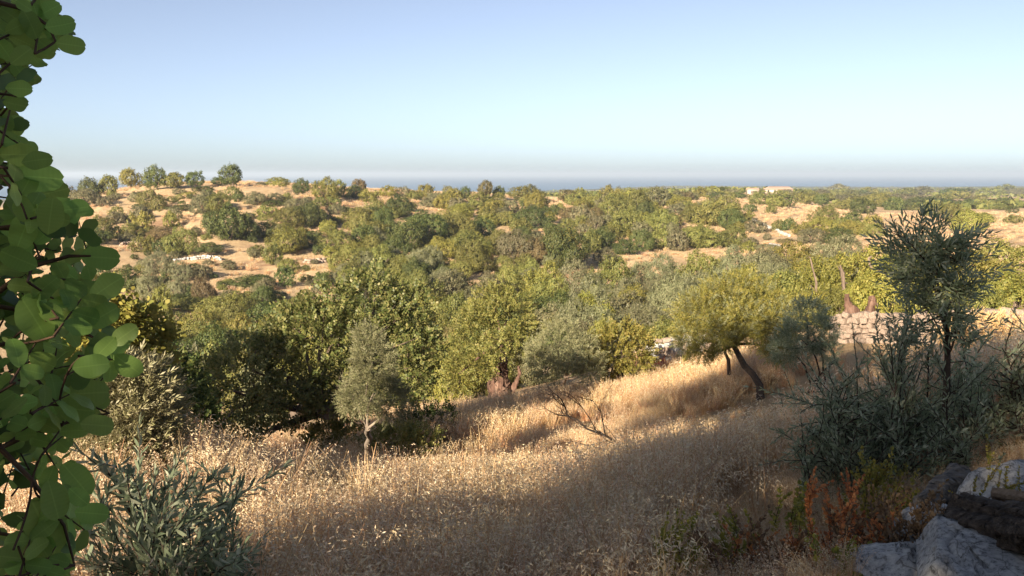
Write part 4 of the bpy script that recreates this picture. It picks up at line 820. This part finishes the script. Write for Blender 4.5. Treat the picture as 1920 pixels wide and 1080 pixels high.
# ------------------------------------------------------------------ shoots with single leaves (olive suckers in the foreground)
LEAF4 = np.array([(0,0,0),(.3,.45,.05),(.65,.45,.05),(1,0,-.06),(.65,-.45,.05),(.3,-.45,.05)])
LF4 = np.array([[0,1,2,3,4,5]])
def shoot(st, lf, a, b, r, gap, L_, W_, start=.15, bend=.08, side=0, spread=.75, mat=0):
    q = curve(a, b, bend, 9); tube(st, q, np.linspace(r, r*.3, 9), 5); Lq = np.linalg.norm(np.diff(q, axis=0), axis=1).sum()
    n = max(3, int(Lq*(1-start)/gap)); tt = np.linspace(start, 1, n); idx = tt*8; i0 = np.clip(idx.astype(int), 0, 7); f = (idx-i0)[:,None]
    pos = q[i0]*(1-f)+q[i0+1]*f; dr = q[i0+1]-q[i0]; fr = frames(dr, roll=np.arange(n)*1.57+rng.uniform(0, 6)+rng.normal(size=n)*.25)
    for s in (-1, 1):
        ang = spread*(1-.45*tt)*rng.uniform(.75, 1.3, n); d_ = fr[:,:,0]*np.cos(ang)[:,None]+s*fr[:,:,1]*np.sin(ang)[:,None]+rng.normal(size=(n, 3))*.22
        lf.leaves(LEAF4*np.array([1, W_/L_, 1]), LF4, pos, frames(d_), L_*rng.uniform(.7, 1.15, n)*(1-.35*tt**3), mat)
    lf.leaves(LEAF4*np.array([1, W_/L_, 1]), LF4, pos[-1:], frames(dr[-1:]), L_*.8, mat)
    if side:
        for _ in range(side):
            k = random.randint(2, 6); s0 = q[k]; d_ = (q[k+1]-q[k]); d_ /= np.linalg.norm(d_); d_ = d_+rdirs(1)[0]*.75; d_ /= np.linalg.norm(d_)
            shoot(st, lf, s0, s0+d_*Lq*random.uniform(.25, .5), r*.5, gap, L_, W_, .1, .1, 0, spread, mat)
    return q
# tall olive shoot at right with its leafy base
b = P(1772, 840, 6.0); b[2] = h(b[0], b[1]); e = empty('olive_tree', b, 'tall shaded olive sapling with upright leafy shoots against the plain at right', 'tree')
st, lf = MB(), MB(); D0 = 6.0
tr = np.array([b-(0,0,.1), P(1776,700,D0), P(1777,650,D0), P(1775,600,D0), P(1772,560,D0)]); tube(st, tr, [.026,.02,.017,.015,.013], 7)
lob = [L(1722,474,D0,36),L(1762,470,D0,36),L(1796,500,D0,34),L(1712,520,D0,32),L(1755,530,D0,38),L(1802,560,D0,26),L(1782,600,D0-.1,26),L(1728,575,D0,26),L(1700,640,D0,22),L(1806,640,D0,22)]
for l in lob:
    q = curve(P(1774, random.uniform(570, 680), D0), l[0], .12, 7); tube(st, q, np.linspace(.009, .003, 7), 5)
    for _ in range(7): 
        d_ = rdirs(1)[0]+(0, 0, .7); shoot(st, lf, np.array(l[0])+rdirs(1)[0]*.04, np.array(l[0])+d_/np.linalg.norm(d_)*np.max(l[1])*random.uniform(.8, 1.25), .004, .021, .066, .0135, .05, .15, 1, .9)
sprig_cloud(lf, lob, 210, OPP, 1.1, 0, .8, .5, -.8, .6)
for u, v in [(1668,412),(1690,425),(1722,395),(1768,405),(1806,440),(1828,490),(1838,560)]: shoot(st, lf, P(1750+random.uniform(-20, 30), 500, D0), P(u, v, D0+random.uniform(-.2, .2)), .006, .022, .064, .0135, .3, .12, 2, .8)
st.obj('trunk', M['darkbark'], e, smooth=True); lf.obj('crown', M['shadeolive'], e)
def clump(label, base, d, tips, spread_u, n_side=4, kind='shadeolive', L_=.062, W_=.0135, gap=.022, name='olive_shrub', jd=.5, r=.008):
    b = P(*base, d); b[2] = h(b[0], b[1]); e = empty(name, b, label, 'shrub'); st, lf = MB(), MB()
    for u, v in tips:
        a = b+(random.uniform(-1, 1)*px(spread_u, d), random.uniform(-.3, .3), -.05); a[2] = h(a[0], a[1])-.03
        shoot(st, lf, a, P(u, v, d+random.uniform(-jd, jd)), r, gap, L_, W_, .12, .17, n_side)
    st.obj('stems', M['darkbark'], e, smooth=True); lf.obj('foliage', M[kind], e); return e
clump('shaded olive shrub with feather-like shoots left of the tall sapling', (1690, 850), 6.2, [(1612,640),(1632,660),(1655,606),(1668,640),(1690,560),(1700,640),(1712,600),(1735,620),(1745,660),(1650,700),(1600,690),(1680,690),(1720,690),(1690,720),(1620,740),(1640,770),(1580,730),(1760,700),(1770,740)], 60, 5)
clump('dark spreading olive thicket filling the shade at lower right', (1640, 925), 6.0, [(u, v) for u in range(1490, 1830, 15) for v in (random.uniform(735, 790), random.uniform(780, 840), random.uniform(830, 890))]+[(1520,830),(1500,860),(1560,880),(1600,870)], 130, 4, jd=.7)
clump('dark bushy olive growth behind the pale boulder', (1800, 850), 6.4, [(1790,690),(1810,670),(1830,690),(1850,720),(1800,740),(1770,780),(1830,770),(1810,800),(1850,790),(1780,820),(1760,800),(1870,760),(1880,800),(1860,830),(1890,770),(1840,700),(1905,790),(1820,720),(1790,720),(1845,850),(1815,850)], 80, 6)
clump('olive twigs reaching in from the right picture edge', (1960, 830), 6.5, [(1880,660),(1900,610),(1915,640),(1860,690),(1890,700),(1850,740),(1900,740),(1925,590),(1930,680),(1870,760),(1915,700)], 40, 6, r=.012)
clump('low olive suckers on the shaded grass below the sapling with thin stems', (1540, 800), 8.5, [(1480,700),(1500,720),(1530,710),(1560,720),(1590,700),(1610,730),(1520,760),(1570,760),(1470,740),(1600,760)], 70, 3, L_=.06)
# oleander-like suckers at the lower left
clump('bluish shaded olive suckers with long narrow leaves at the bottom left', (300, 1170), 4.3, [(340,868),(384,862),(300,900),(268,930),(236,905),(210,880),(180,850),(420,905),(446,928),(400,960),(360,950),(320,980),(280,1000),(240,990),(200,960),(450,1010),(430,1040),(380,1020),(340,1050),(300,1050),(260,1060),(220,1050),(180,1030),(160,930),(470,1060),(410,1080),(365,1085),(320,900),(395,885),(355,905),(410,930),(330,940),(300,960),(260,980),(225,940),(250,1020),(350,1000),(400,1010),(430,985),(320,1020)], 100, 2, 'dkolive', L_=.095, W_=.019, gap=.024, jd=.45)
# dead bare branch in the grass
b = on_ground(1205, 880); e = empty('dead_branch', b, 'bare dark dead branch arching out of the sunny grass in the centre', 'branch'); D0 = dist(b)
def twig(pts, r0, r1, nm, n=4, tw=True):
    mb = MB(); q = [P(u, v, D0+dd) for u, v, dd in pts]; tube(mb, q, np.linspace(r0, r1, len(q)), 6)
    for _ in range(n if tw else 0):
        i = random.randint(1, len(q)-1); dq = q[i]-q[i-1]; dq /= np.linalg.norm(dq); t_ = dq+rdirs(1)[0]*.9+np.array((0,0,.35)); t_ /= np.linalg.norm(t_); c1 = curve(q[i], q[i]+t_*random.uniform(.18, .5), .12, 6); tube(mb, c1, np.linspace(r1*.9, .0015, 6), 4)
        for _ in range(2): tube(mb, curve(c1[3], c1[3]+(t_+rdirs(1)[0])*.13, .1, 4), np.linspace(r1*.5, .001, 4), 3)
    mb.obj(nm, M['blackbark'], e)
b2 = list(b)
mb = MB(); 
twig([(1212,892,0),(1182,850,0),(1160,832,0),(1136,817,-.1),(1100,804,-.1),(1084,788,-.1),(1064,780,-.1),(1046,778,-.1)], .026, .010, 'bough', 16)
twig([(1064,780,-.1),(1060,764,-.1),(1052,748,-.1),(1040,738,-.1)], .015, .006, 'fork', 9)
twig([(1135,815,0),(1130,790,.1),(1126,772,.1),(1112,752,.2),(1080,742,.2)], .011, .004, 'long_twig', 8); twig([(1118,808,0),(1104,782,.1),(1090,762,.1),(1066,744,.2)], .011, .004, 'long_twig', 8)
twig([(1160,880,0),(1146,856,-.2),(1128,842,-.3),(1090,832,-.4),(1074,828,-.4)], .016, .005, 'lower_bough', 8)
twig([(1170,884,-.2),(1122,882,-.6),(1090,878,-.7),(1080,874,-.7)], .022, .007, 'lower_bough', 10); twig([(1160,880,-.2),(1120,862,-.5),(1096,860,-.6),(1078,866,-.6)], .018, .006, 'lower_bough', 10)
# small autumn-coloured plants at the lower right
def spray(label, u, v, d, hh, w, n, kind, name, L_=.030, W_=.02, gap=.012, cat='plant', side=3):
    b = P(u, v, d); b[2] = h(b[0], b[1]); e = empty(name, b, label, cat); st, lf = MB(), MB(); hh *= 1.2; w *= 1.15
    for _ in range(int(n*1.7)):
        a = b+(random.uniform(-.5, .5)*w, random.uniform(-.2, .2), -.03); t = a+(random.uniform(-.35, .35)*w, random.uniform(-.12, .12), 0); t[2] = P(u, v-random.uniform(.45, 1.0)*hh, d)[2]
        if t[2] < a[2]+.08: t[2] = a[2]+.08
        shoot(st, lf, a, t, .004, gap, L_, W_, .25, .14, side, 1.0)
    st.obj('stems', M['stem'], e); lf.obj('foliage', M[kind], e)
spray('bright rusty-orange dry sprays in front of the dark thicket', 1615, 1035, 4.3, 100, .26, 9, 'rust', 'dry_shrub', .026, .018, .010)
spray('dull brown dry twigs hanging over the grey boulders', 1715, 1040, 4.0, 110, .34, 12, 'drybrown', 'dry_shrub', .026, .016, .012)
spray('low reddish-brown dry growth along the bottom edge', 1500, 1110, 4.2, 110, .50, 18, 'drybrown', 'dry_shrub', .028, .020, .012)
spray('rust-coloured leaf tuft at the bottom edge beside the small grey slab', 1545, 1100, 4.1, 90, .22, 6, 'rust', 'dry_shrub', .026, .018, .012)
spray('small rusty sprig between the yellow-green plants', 1420, 1095, 4.3, 100, .16, 4, 'rust', 'dry_shrub', .026, .018, .012)
spray('upright yellow-green sprig in the shade left of the rusty plants', 1380, 1085, 4.5, 110, .10, 4, 'sprig', 'green_sprig', .036, .026, .016, side=2)
spray('yellow-green sprig at the bottom centre-right edge', 1275, 1110, 4.6, 120, .16, 6, 'sprig', 'green_sprig', .034, .024, .016, side=2)
spray('small greenish sprig in the dark grass beneath the thicket', 1500, 1010, 4.9, 70, .12, 4, 'sprig', 'green_sprig', .034, .024, .016, side=2)
spray('bright yellow-green leaves at the bottom edge by the grey slab', 1590, 1110, 3.8, 60, .16, 5, 'sprig', 'green_sprig', .034, .026, .014, side=2)
spray('leafy yellow-green plant low between the rusty sprigs', 1340, 1100, 4.5, 70, .20, 6, 'sprig', 'green_sprig', .034, .024, .016, side=2)
spray('yellowish weed growing between the pale boulder and the timber', 1870, 925, 4.5, 60, .07, 4, 'sprig', 'green_sprig', .022, .014, .010, side=2)
spray('yellow-green bush glimmering under the dark thicket', 1660, 945, 4.9, 60, .22, 7, 'sprig', 'green_sprig', .030, .02, .014, side=3)
for u, v, w, hh, k, lab in [(1288,705,34,30,'yellow','yellow-green small bush on the sunny grass near the leaning olive'),(1245,700,26,20,'rust','small orange bush on the sunny grass by the grey wall'),(1180,712,60,20,'lentisk','low green growth at the foot of the small dark-stemmed carob')]:
    p = on_ground(u, v); d = dist(p); r = px(w, d)/2; hz = px(hh, d); lob = [(p+(rng.uniform(-.4,.4)*r, 0, hz*rng.uniform(.3,.6)), (r*.6, r*.5, hz*.45)) for _ in range(4)]
    near_tree('small_shrub', lab, 'shrub', p, lob, k, PIN, 90, 1.0, .02, 'stem', twigs=2, jit=.6)

# ------------------------------------------------------------------ carob branches hanging in at the left, leaf by leaf
e = empty('carob_tree', (-2.3, .9, h(-2.3, .9)), 'near carob tree whose round-leaved branches hang in along the left edge', 'tree')
E0 = np.array(e.location)
def leaf_mesh(seed, mat):
    g = np.random.default_rng(seed); n = 12; s = np.linspace(0, 1, n)
    w = .34*np.sin(math.pi*np.clip(s*.95, 0, 1))**.6; w[0] = .02; w[-1] *= .55; cup = g.uniform(-.10,.14); fold = g.uniform(.04,.16)
    mid = np.stack([s*1.0-np.where(s > .99, .035, 0), np.zeros(n), cup*np.sin(s*2.6)], 1)
    V = [mid]
    for sg in (-1, 1):
        ww = w*(1+.07*np.sin(s*9+g.uniform(0,6))); V.append(np.stack([s, sg*ww, mid[:,2]+fold*ww+.03*np.sin(s*11+sg)], 1))
    V = np.concatenate(V); Q = []
    for i in range(n-1): Q += [(n+i, n+i+1, i+1, i), (i, i+1, 2*n+i+1, 2*n+i)]
    mb = MB(); mb.add(V, Q); return mb.mesh('carob_leaflet', mat, smooth=True)
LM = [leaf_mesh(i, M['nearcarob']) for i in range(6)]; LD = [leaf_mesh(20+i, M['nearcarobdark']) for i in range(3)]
XM = lambda v: float(np.interp(v, [-40,0,40,90,110,150,200,235,280,300,340,370,400,450,485,540,580,620,655,690,730,790,830,850,900,940,960,990,1030,1100], [115,118,135,150,100,78,52,52,62,95,118,150,180,200,228,232,215,238,255,258,205,205,150,132,145,165,200,195,150,150]))
stems = MB(); rest = MB(); nleaf = 0
def put_leaf(pos, dvec, nrm, size, dark=False):
    global nleaf
    dvec = np.asarray(dvec)/np.linalg.norm(dvec); y = np.cross(nrm, dvec); y /= np.linalg.norm(y); z = np.cross(dvec, y)
    Mx = np.column_stack([dvec, y, z])*size; nleaf += 1
    if nleaf > 296:
        me = random.choice(LD if dark else LM); V = np.array([v.co[:] for v in me.vertices])@Mx.T+pos; rest.add(V, [tuple(q.vertices) for q in me.polygons], 1 if dark else 0); return
    o = bpy.data.objects.new('leaf', random.choice(LD if dark else LM)); link(o); o.parent = e
    o.matrix_local = Matrix.Translation(Vector(pos-E0)) @ Matrix(np.column_stack([dvec, y, z]).tolist()).to_4x4() @ Matrix.Diagonal((size, size, size, 1))
def cam_dir(du, dv, depth=0.0): 
    return np.array([du, depth, 0])+np.array([0, -math.sin(PITCH)*0, -dv])
# leaves that shape the outline: (base u, base v, tip u, tip v)
for bu, bv, tu, tv, dk in [(72,30,114,8,0),(84,52,141,40,0),(104,80,161,88,0),(60,96,105,98,0),(10,165,62,168,0),(5,190,50,200,0),(14,235,56,232,1),(40,305,100,298,0),(0,290,70,290,0),(20,330,120,338,0),(60,370,130,352,0),
        (150,480,226,485,0),(170,560,232,520,0),(160,610,222,575,0),(210,645,258,612,0),(214,664,265,700,0),(135,690,206,682,0),(120,740,206,735,0),(150,795,214,800,0),(100,760,180,770,0),(118,870,168,930,0),(90,900,110,975,0),(130,915,165,945,0),(140,960,206,965,0),
        (60,940,104,1040,0),(100,1000,140,1030,1),(90,640,40,560,0),(60,560,110,520,0),(120,600,150,560,0),(30,470,60,400,0),(90,440,100,370,0),(120,430,140,380,0),(70,500,0,470,0),(20,120,60,90,0),(10,60,50,40,0),(60,20,30,0,0),(96,20,70,-20,0)]:
    d = random.uniform(1.5, 1.75); a = P(bu, bv, d); t = P(tu, tv, d+random.uniform(-.012, .012)); n_ = -a/np.linalg.norm(a)+rdirs(1)[0]*.35
    put_leaf(a, t-a, n_, np.linalg.norm(t-a), bool(dk))
# pinnate leaves along hanging twigs
MAIN = [[(-120,-60),(-20,0),(50,18),(92,50),(104,78)],[(-120,140),(-40,170),(30,180)],[(-120,420),(-20,430),(60,420),(100,380)],[(-120,560),(0,575),(90,590),(170,630),(210,655)],[(-120,690),(20,640),(60,700),(110,760)],[(-100,870),(0,840),(60,812),(120,795),(175,780),(205,775)],[(-60,800),(0,840),(60,900),(120,985),(140,1060)],[(-100,1010),(0,1000),(60,1010)],[(-100,300),(-20,310),(50,320)],[(-20,560),(60,500),(130,480),(170,480)]]
tw = []
for ln in MAIN:
    dd = random.uniform(1.62, 1.8); q = np.array([P(u, v, dd+random.uniform(-.02, .02)) for u, v in ln]); tube(stems, q, np.linspace(.0055, .0018, len(q)), 6); tw.append((ln, q))
tries = 0
while nleaf < 680 and tries < 3000:
    tries += 1
    v0 = random.uniform(-20, 1095); xm = XM(v0); u0 = xm-random.choice([random.uniform(45, 75), random.uniform(60, 200), random.uniform(60, 260)])
    if u0 < -60: u0 = random.uniform(-60, max(xm-40, -30))
    dd = random.uniform(1.5, 1.8) if nleaf < 296 else random.uniform(1.75, 2.3); ang = random.gauss(.25, .8); Lr = random.uniform(70, 120)
    du, dv = math.cos(ang), -math.sin(ang)*1.0
    pts = [(u0+du*Lr*s, v0+dv*Lr*s) for s in (0, .33, .66, 1)]
    if pts[-1][0] > XM(pts[-1][1])-12: continue
    q = np.array([P(u, v, dd+.03*s) for s, (u, v) in enumerate(pts)]); tube(stems, q, np.linspace(.0022, .001, 4), 4)
    face = -q[1]/np.linalg.norm(q[1])+rdirs(1)[0]*.8+np.array((0, 0, .35)); axis = q[-1]-q[0]; axis /= np.linalg.norm(axis); side = np.cross(face, axis); side /= np.linalg.norm(side)
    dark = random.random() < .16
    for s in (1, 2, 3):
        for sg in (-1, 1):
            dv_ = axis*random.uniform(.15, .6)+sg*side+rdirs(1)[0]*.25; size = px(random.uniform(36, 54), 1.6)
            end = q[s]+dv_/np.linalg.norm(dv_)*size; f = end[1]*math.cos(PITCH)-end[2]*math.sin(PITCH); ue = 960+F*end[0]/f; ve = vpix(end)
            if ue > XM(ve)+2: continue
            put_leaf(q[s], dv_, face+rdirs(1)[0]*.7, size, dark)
    # a stalk back to the nearest hanging twig
    allq = np.concatenate([t[1] for t in tw]); nb = allq[np.argmin(((allq-q[0])**2).sum(1))]
    if np.linalg.norm(nb-q[0]) < .16: tube(stems, curve(nb, q[0], .08, 5), np.linspace(.0024, .002, 5), 4)
stems.obj('twigs', M['stem'], e)['kind'] = 'stuff'; o = rest.obj('leaves', [M['nearcarob'], M['nearcarobdark']], e, smooth=True); o['kind'] = 'stuff'
# the rest of its crown, out of the frame and behind the hanging leaves
trk = MB(); q = curve(E0-(0,0,.2), (-2.5, .7, -.2), .06, 9); tube(trk, q, np.linspace(.16, .10, 9), 10, 0, .05)
for (ln, tq) in tw: tube(trk, curve(q[random.randint(4, 8)], tq[0], .08, 8), np.linspace(.03, .0058, 8), 6)
LB = [((-3.2,-.8,.7),(.9,.9,.7)),((-3.2,-.2,1.5),(1.0,1.0,.6)),((-3.0,1.5,.4),(.6,.5,.5)),((-3.6,1.6,1.0),(.8,.8,.7))]
for c, r in LB: tube(trk, curve(q[random.randint(4, 8)], np.array(c), .1, 7), np.linspace(.045, .012, 7), 6)
trk.obj('trunk', M['bark'], e, smooth=True)
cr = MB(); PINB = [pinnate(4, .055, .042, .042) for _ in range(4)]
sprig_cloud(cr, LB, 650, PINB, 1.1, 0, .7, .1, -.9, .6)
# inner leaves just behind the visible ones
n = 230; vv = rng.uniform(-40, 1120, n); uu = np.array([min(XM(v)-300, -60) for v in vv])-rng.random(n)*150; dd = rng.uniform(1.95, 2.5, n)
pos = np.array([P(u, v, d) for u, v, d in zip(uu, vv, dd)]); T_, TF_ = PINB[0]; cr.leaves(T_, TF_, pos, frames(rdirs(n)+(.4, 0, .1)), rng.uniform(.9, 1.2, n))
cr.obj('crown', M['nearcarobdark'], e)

# ------------------------------------------------------------------ dry grass
def tuft(seed, n, hgt, w, spread, spik, coarse=False, sl=.024, sw=.007):
    g = np.random.default_rng(seed); mb = MB()
    for _ in range(n):
        a = g.uniform(0, 6.283); r = g.uniform(0, spread); b0 = np.array((math.cos(a)*r, math.sin(a)*r, -.03)); hh = hgt*g.uniform(.55, 1.1); ln = g.uniform(.08, .55); aa = a+g.normal()*.9
        t = np.linspace(0, 1, 5); q = b0+np.stack([math.cos(aa)*ln*hh*t**2, math.sin(aa)*ln*hh*t**2, hh*t*(1-.12*ln*t)], 1)
        s = np.array((-math.sin(aa+g.normal()), math.cos(aa+g.normal()), 0)); ww = (w*np.array([1,.9,.75,.55,.25]))[:,None]
        V = np.concatenate([q-s*ww, q+s*ww]); mb.add(V, [(i, i+1, i+6, i+5) for i in range(4)], 0)
        if g.random() < .75:
            for k in range(spik):
                tt = g.uniform(.62, 1.02); p0 = np.array([np.interp(tt, t, q[:,j]) for j in range(3)]); o = np.array((math.cos(aa)*.6, math.sin(aa)*.6, 0))+g.normal(size=3)*.55; o[2] = -abs(o[2])*.8-.15; o /= np.linalg.norm(o)
                p1 = p0+np.array((g.normal()*.02, g.normal()*.02, .01)); fr = frames(o[None])[0]; V = (np.array([(0,0,0),(.4,.5,0),(1,0,0),(.4,-.5,0)])*np.array((sl*g.uniform(.7,1.3), sw*1.4, 1)))@fr.T+p1; mb.add(V, [(0,1,2,3)], 1)
        # broken blades at the foot
        for k in range(2):
            a2 = g.uniform(0, 6.28); e2 = b0+np.array((math.cos(a2)*.14, math.sin(a2)*.14, g.uniform(.05, .22))); s2 = np.array((-math.sin(a2), math.cos(a2), 0))*w*1.3; mb.add([b0-s2, b0+s2, e2], [(0,1,2)], 0)
    return mb
src = bpy.data.collections.new('grass_tufts')          # not linked to the scene: only the scatter uses it
def add_src(mb, nm):
    o = bpy.data.objects.new(nm, mb.mesh(nm, [M['straw'], M['oat']])); src.objects.link(o)
for i in range(5): add_src(tuft(60+i, 20, .62, .0030, .09, 12, sl=.031, sw=.0060), f'tuft_a{i}')
for i in range(5): add_src(tuft(80+i, 40, .58, .0044, .15, 8, sl=.027, sw=.0065), f'tuft_b{i}')
for i in range(5): add_src(tuft(80+i, 44, .60, .0055, .20, 4, sl=.034, sw=.009), f'tuft_bb{i}')
for i in range(3): add_src(tuft(90+i, 30, .42, .010, .30, 4, sl=.05, sw=.022), f'tuft_c{i}')
def scatter(name, label, pts, idx, scl, rot, kind='stuff'):
    me = bpy.data.meshes.new(name); me.vertices.add(len(pts)); me.vertices.foreach_set('co', np.asarray(pts).ravel())
    for nm, ty, dat in (('idx', 'INT', idx), ('scl', 'FLOAT', scl), ('rot', 'FLOAT_VECTOR', rot)):
        at_ = me.attributes.new(nm, ty, 'POINT'); at_.data.foreach_set('vector' if ty == 'FLOAT_VECTOR' else 'value', np.asarray(dat).ravel())
    o = bpy.data.objects.new(name, me); link(o); tag(o, label, 'grass', kind=kind)
    ng = bpy.data.node_groups.new(name+'_nodes', 'GeometryNodeTree'); ng.interface.new_socket('Geometry', in_out='INPUT', socket_type='NodeSocketGeometry'); ng.interface.new_socket('Geometry', in_out='OUTPUT', socket_type='NodeSocketGeometry')
    gi, go = ng.nodes.new('NodeGroupInput'), ng.nodes.new('NodeGroupOutput'); ci = ng.nodes.new('GeometryNodeCollectionInfo'); ci.inputs['Collection'].default_value = src; ci.inputs['Separate Children'].default_value = True; ci.inputs['Reset Children'].default_value = True
    ip = ng.nodes.new('GeometryNodeInstanceOnPoints'); ip.inputs['Pick Instance'].default_value = True
    def attr(nm, ty):
        n = ng.nodes.new('GeometryNodeInputNamedAttribute'); n.data_type = ty; n.inputs['Name'].default_value = nm; return n.outputs['Attribute']
    e2r = ng.nodes.new('FunctionNodeEulerToRotation'); ng.links.new(attr('rot', 'FLOAT_VECTOR'), e2r.inputs[0])
    ng.links.new(gi.outputs[0], ip.inputs['Points']); ng.links.new(ci.outputs[0], ip.inputs['Instance']); ng.links.new(attr('idx', 'INT'), ip.inputs['Instance Index']); ng.links.new(e2r.outputs[0], ip.inputs['Rotation']); ng.links.new(attr('scl', 'FLOAT'), ip.inputs['Scale']); ng.links.new(ip.outputs[0], go.inputs[0])
    md = o.modifiers.new('scatter', 'NODES'); md.node_group = ng; return o
def sector(n, r0, r1, a0, a1):
    r = np.sqrt(rng.uniform(r0*r0, r1*r1, n)); a = np.radians(rng.uniform(a0, a1, n)); return np.stack([np.sin(a)*r, np.cos(a)*r], 1)
def grass_points():
    A = sector(3000, 3.6, 8.5, -40, 36); B = sector(6500, 8.5, 17, -40, 38); C_ = sector(9000, 17, 36, -40, 38)
    ia = rng.integers(0, 5, len(A)); ib = rng.integers(5, 10, len(B)); ic = rng.integers(10, 15, len(C_))
    xy = np.concatenate([A, B, C_]); idx = np.concatenate([ia, ib, ic]); z = H(xy); r = np.hypot(xy[:,0], xy[:,1]); azm = np.degrees(np.arctan2(xy[:,0], xy[:,1]))
    thin = fbm(xy[:,0], xy[:,1], .9, 21); keep = rng.random(len(xy)) < np.clip(.8+thin*1.8, .12, 1)
    keep &= ~((r < 5.6) & (azm > 12)); keep &= ~((r < 7.0) & (azm > 19)); keep &= ~((r > 29) & (azm < 8)); keep &= ~((r > 31) & (azm > 13)); keep &= ~((r < 7) & (azm > 14) & (rng.random(len(xy)) < .6))
    sc_ = rng.uniform(.65, 1.1, len(xy))*(1+.45*fbm(xy[:,0], xy[:,1], .5, 33)); keep &= ~((r > 19) & (r < 26.5) & (azm > 19) & (rng.random(len(xy)) < .75)); sc_ = np.where((r > 18.5) & (azm > 18), sc_*.6, sc_); keep &= ~((np.hypot(xy[:,0]+2.2, xy[:,1]-13.0) < .55))
    pts = np.column_stack([xy, z]); rot = np.column_stack([rng.normal(size=len(xy))*.10, rng.normal(size=len(xy))*.10, rng.uniform(0, 6.283, len(xy))])
    for (tx, ty, tr, k) in [(-2.25, 13.2, 1.5, .32), (-2.0, 11.4, 1.2, .5), (5.1, 17.6, 2.0, .22), (4.6, 15.4, 1.8, .35), (-.3, 27.6, 1.3, .6)]:
        sc_ = np.where(np.hypot(xy[:,0]-tx, xy[:,1]-ty) < tr, sc_*k, sc_)
    low = (r < 7) & (azm > 12) & (rng.random(len(xy)) < .85) & ~((r < 4.6) & (azm > 21)); sc_ = np.where(low, sc_*.32, sc_); keep |= low & (rng.random(len(xy)) < .8)
    X = sector(1500, 3.4, 7.2, 9, 36); X = X[~((np.hypot(X[:,0], X[:,1]) < 4.5) & (np.degrees(np.arctan2(X[:,0], X[:,1])) > 22))]; m_ = len(X)
    pts = np.concatenate([pts[keep], np.column_stack([X, H(X)])]); idx = np.concatenate([idx[keep], rng.integers(0, 10, m_)]); sc_ = np.concatenate([sc_[keep], rng.uniform(.16, .42, m_)])
    rot = np.concatenate([rot[keep], np.column_stack([rng.normal(size=m_)*.35, rng.normal(size=m_)*.35, rng.uniform(0, 6.283, m_)])])
    return pts, idx, sc_, rot
pts, idx, s_, rot = grass_points(); scatter('dry_grass', 'tall dry wild oats and straw covering the near slope', pts, idx, s_, rot)
A = sector(22000, 100, 380, -30, 33); z = H(A); sel = fbm(A[:,0], A[:,1], .12, 44) > -.25; A = A[sel]; z = z[sel]
scatter('hillside_grass', 'short dry grass tufts on the terraces across the valley', np.column_stack([A, z]), rng.integers(15, 18, len(A)), rng.uniform(.9, 1.7, len(A)), np.column_stack([0*z, 0*z, rng.uniform(0, 6.28, len(A))]))
# ------------------------------------------------------------------ scrub of the coastal plain, too many and too far to count
mb = MB(); n = 3200; r = np.exp(rng.uniform(math.log(380), math.log(2600), n)); a = np.radians(rng.uniform(-6, 34, n)); xy = np.stack([np.sin(a)*r, np.cos(a)*r], 1)
sel = (fbm(xy[:,0], xy[:,1], .012, 51)+.7*fbm(xy[:,0], xy[:,1], .05, 52) > .06); xy = xy[sel]; z = H(xy); ok = z > -39; xy = xy[ok]; z = z[ok]
base = rdirs(26); base[:,2] = np.abs(base[:,2])*.8
for i in range(len(xy)):
    s = random.uniform(1.6, 3.4); k = 22; d = rdirs(k); d[:,2] = np.abs(d[:,2]); fr = frames(d+rdirs(k)*.5); Rm = np.stack([fr[:,:,1], fr[:,:,2], fr[:,:,0]], axis=2)
    mb.leaves(LEAF*np.array([1, .9, .5]), np.arange(6)[None], np.array((xy[i,0], xy[i,1], z[i]-.2))+d*np.array((s*1.3, s*1.1, s*.75)), Rm, s*.9, 0)
o = mb.obj('distant_scrub', M['lentisk']); tag(o, 'scrub dotting the coastal plain towards the sea', 'scrub', kind='stuff')
print('script done: objects', len(bpy.data.objects))
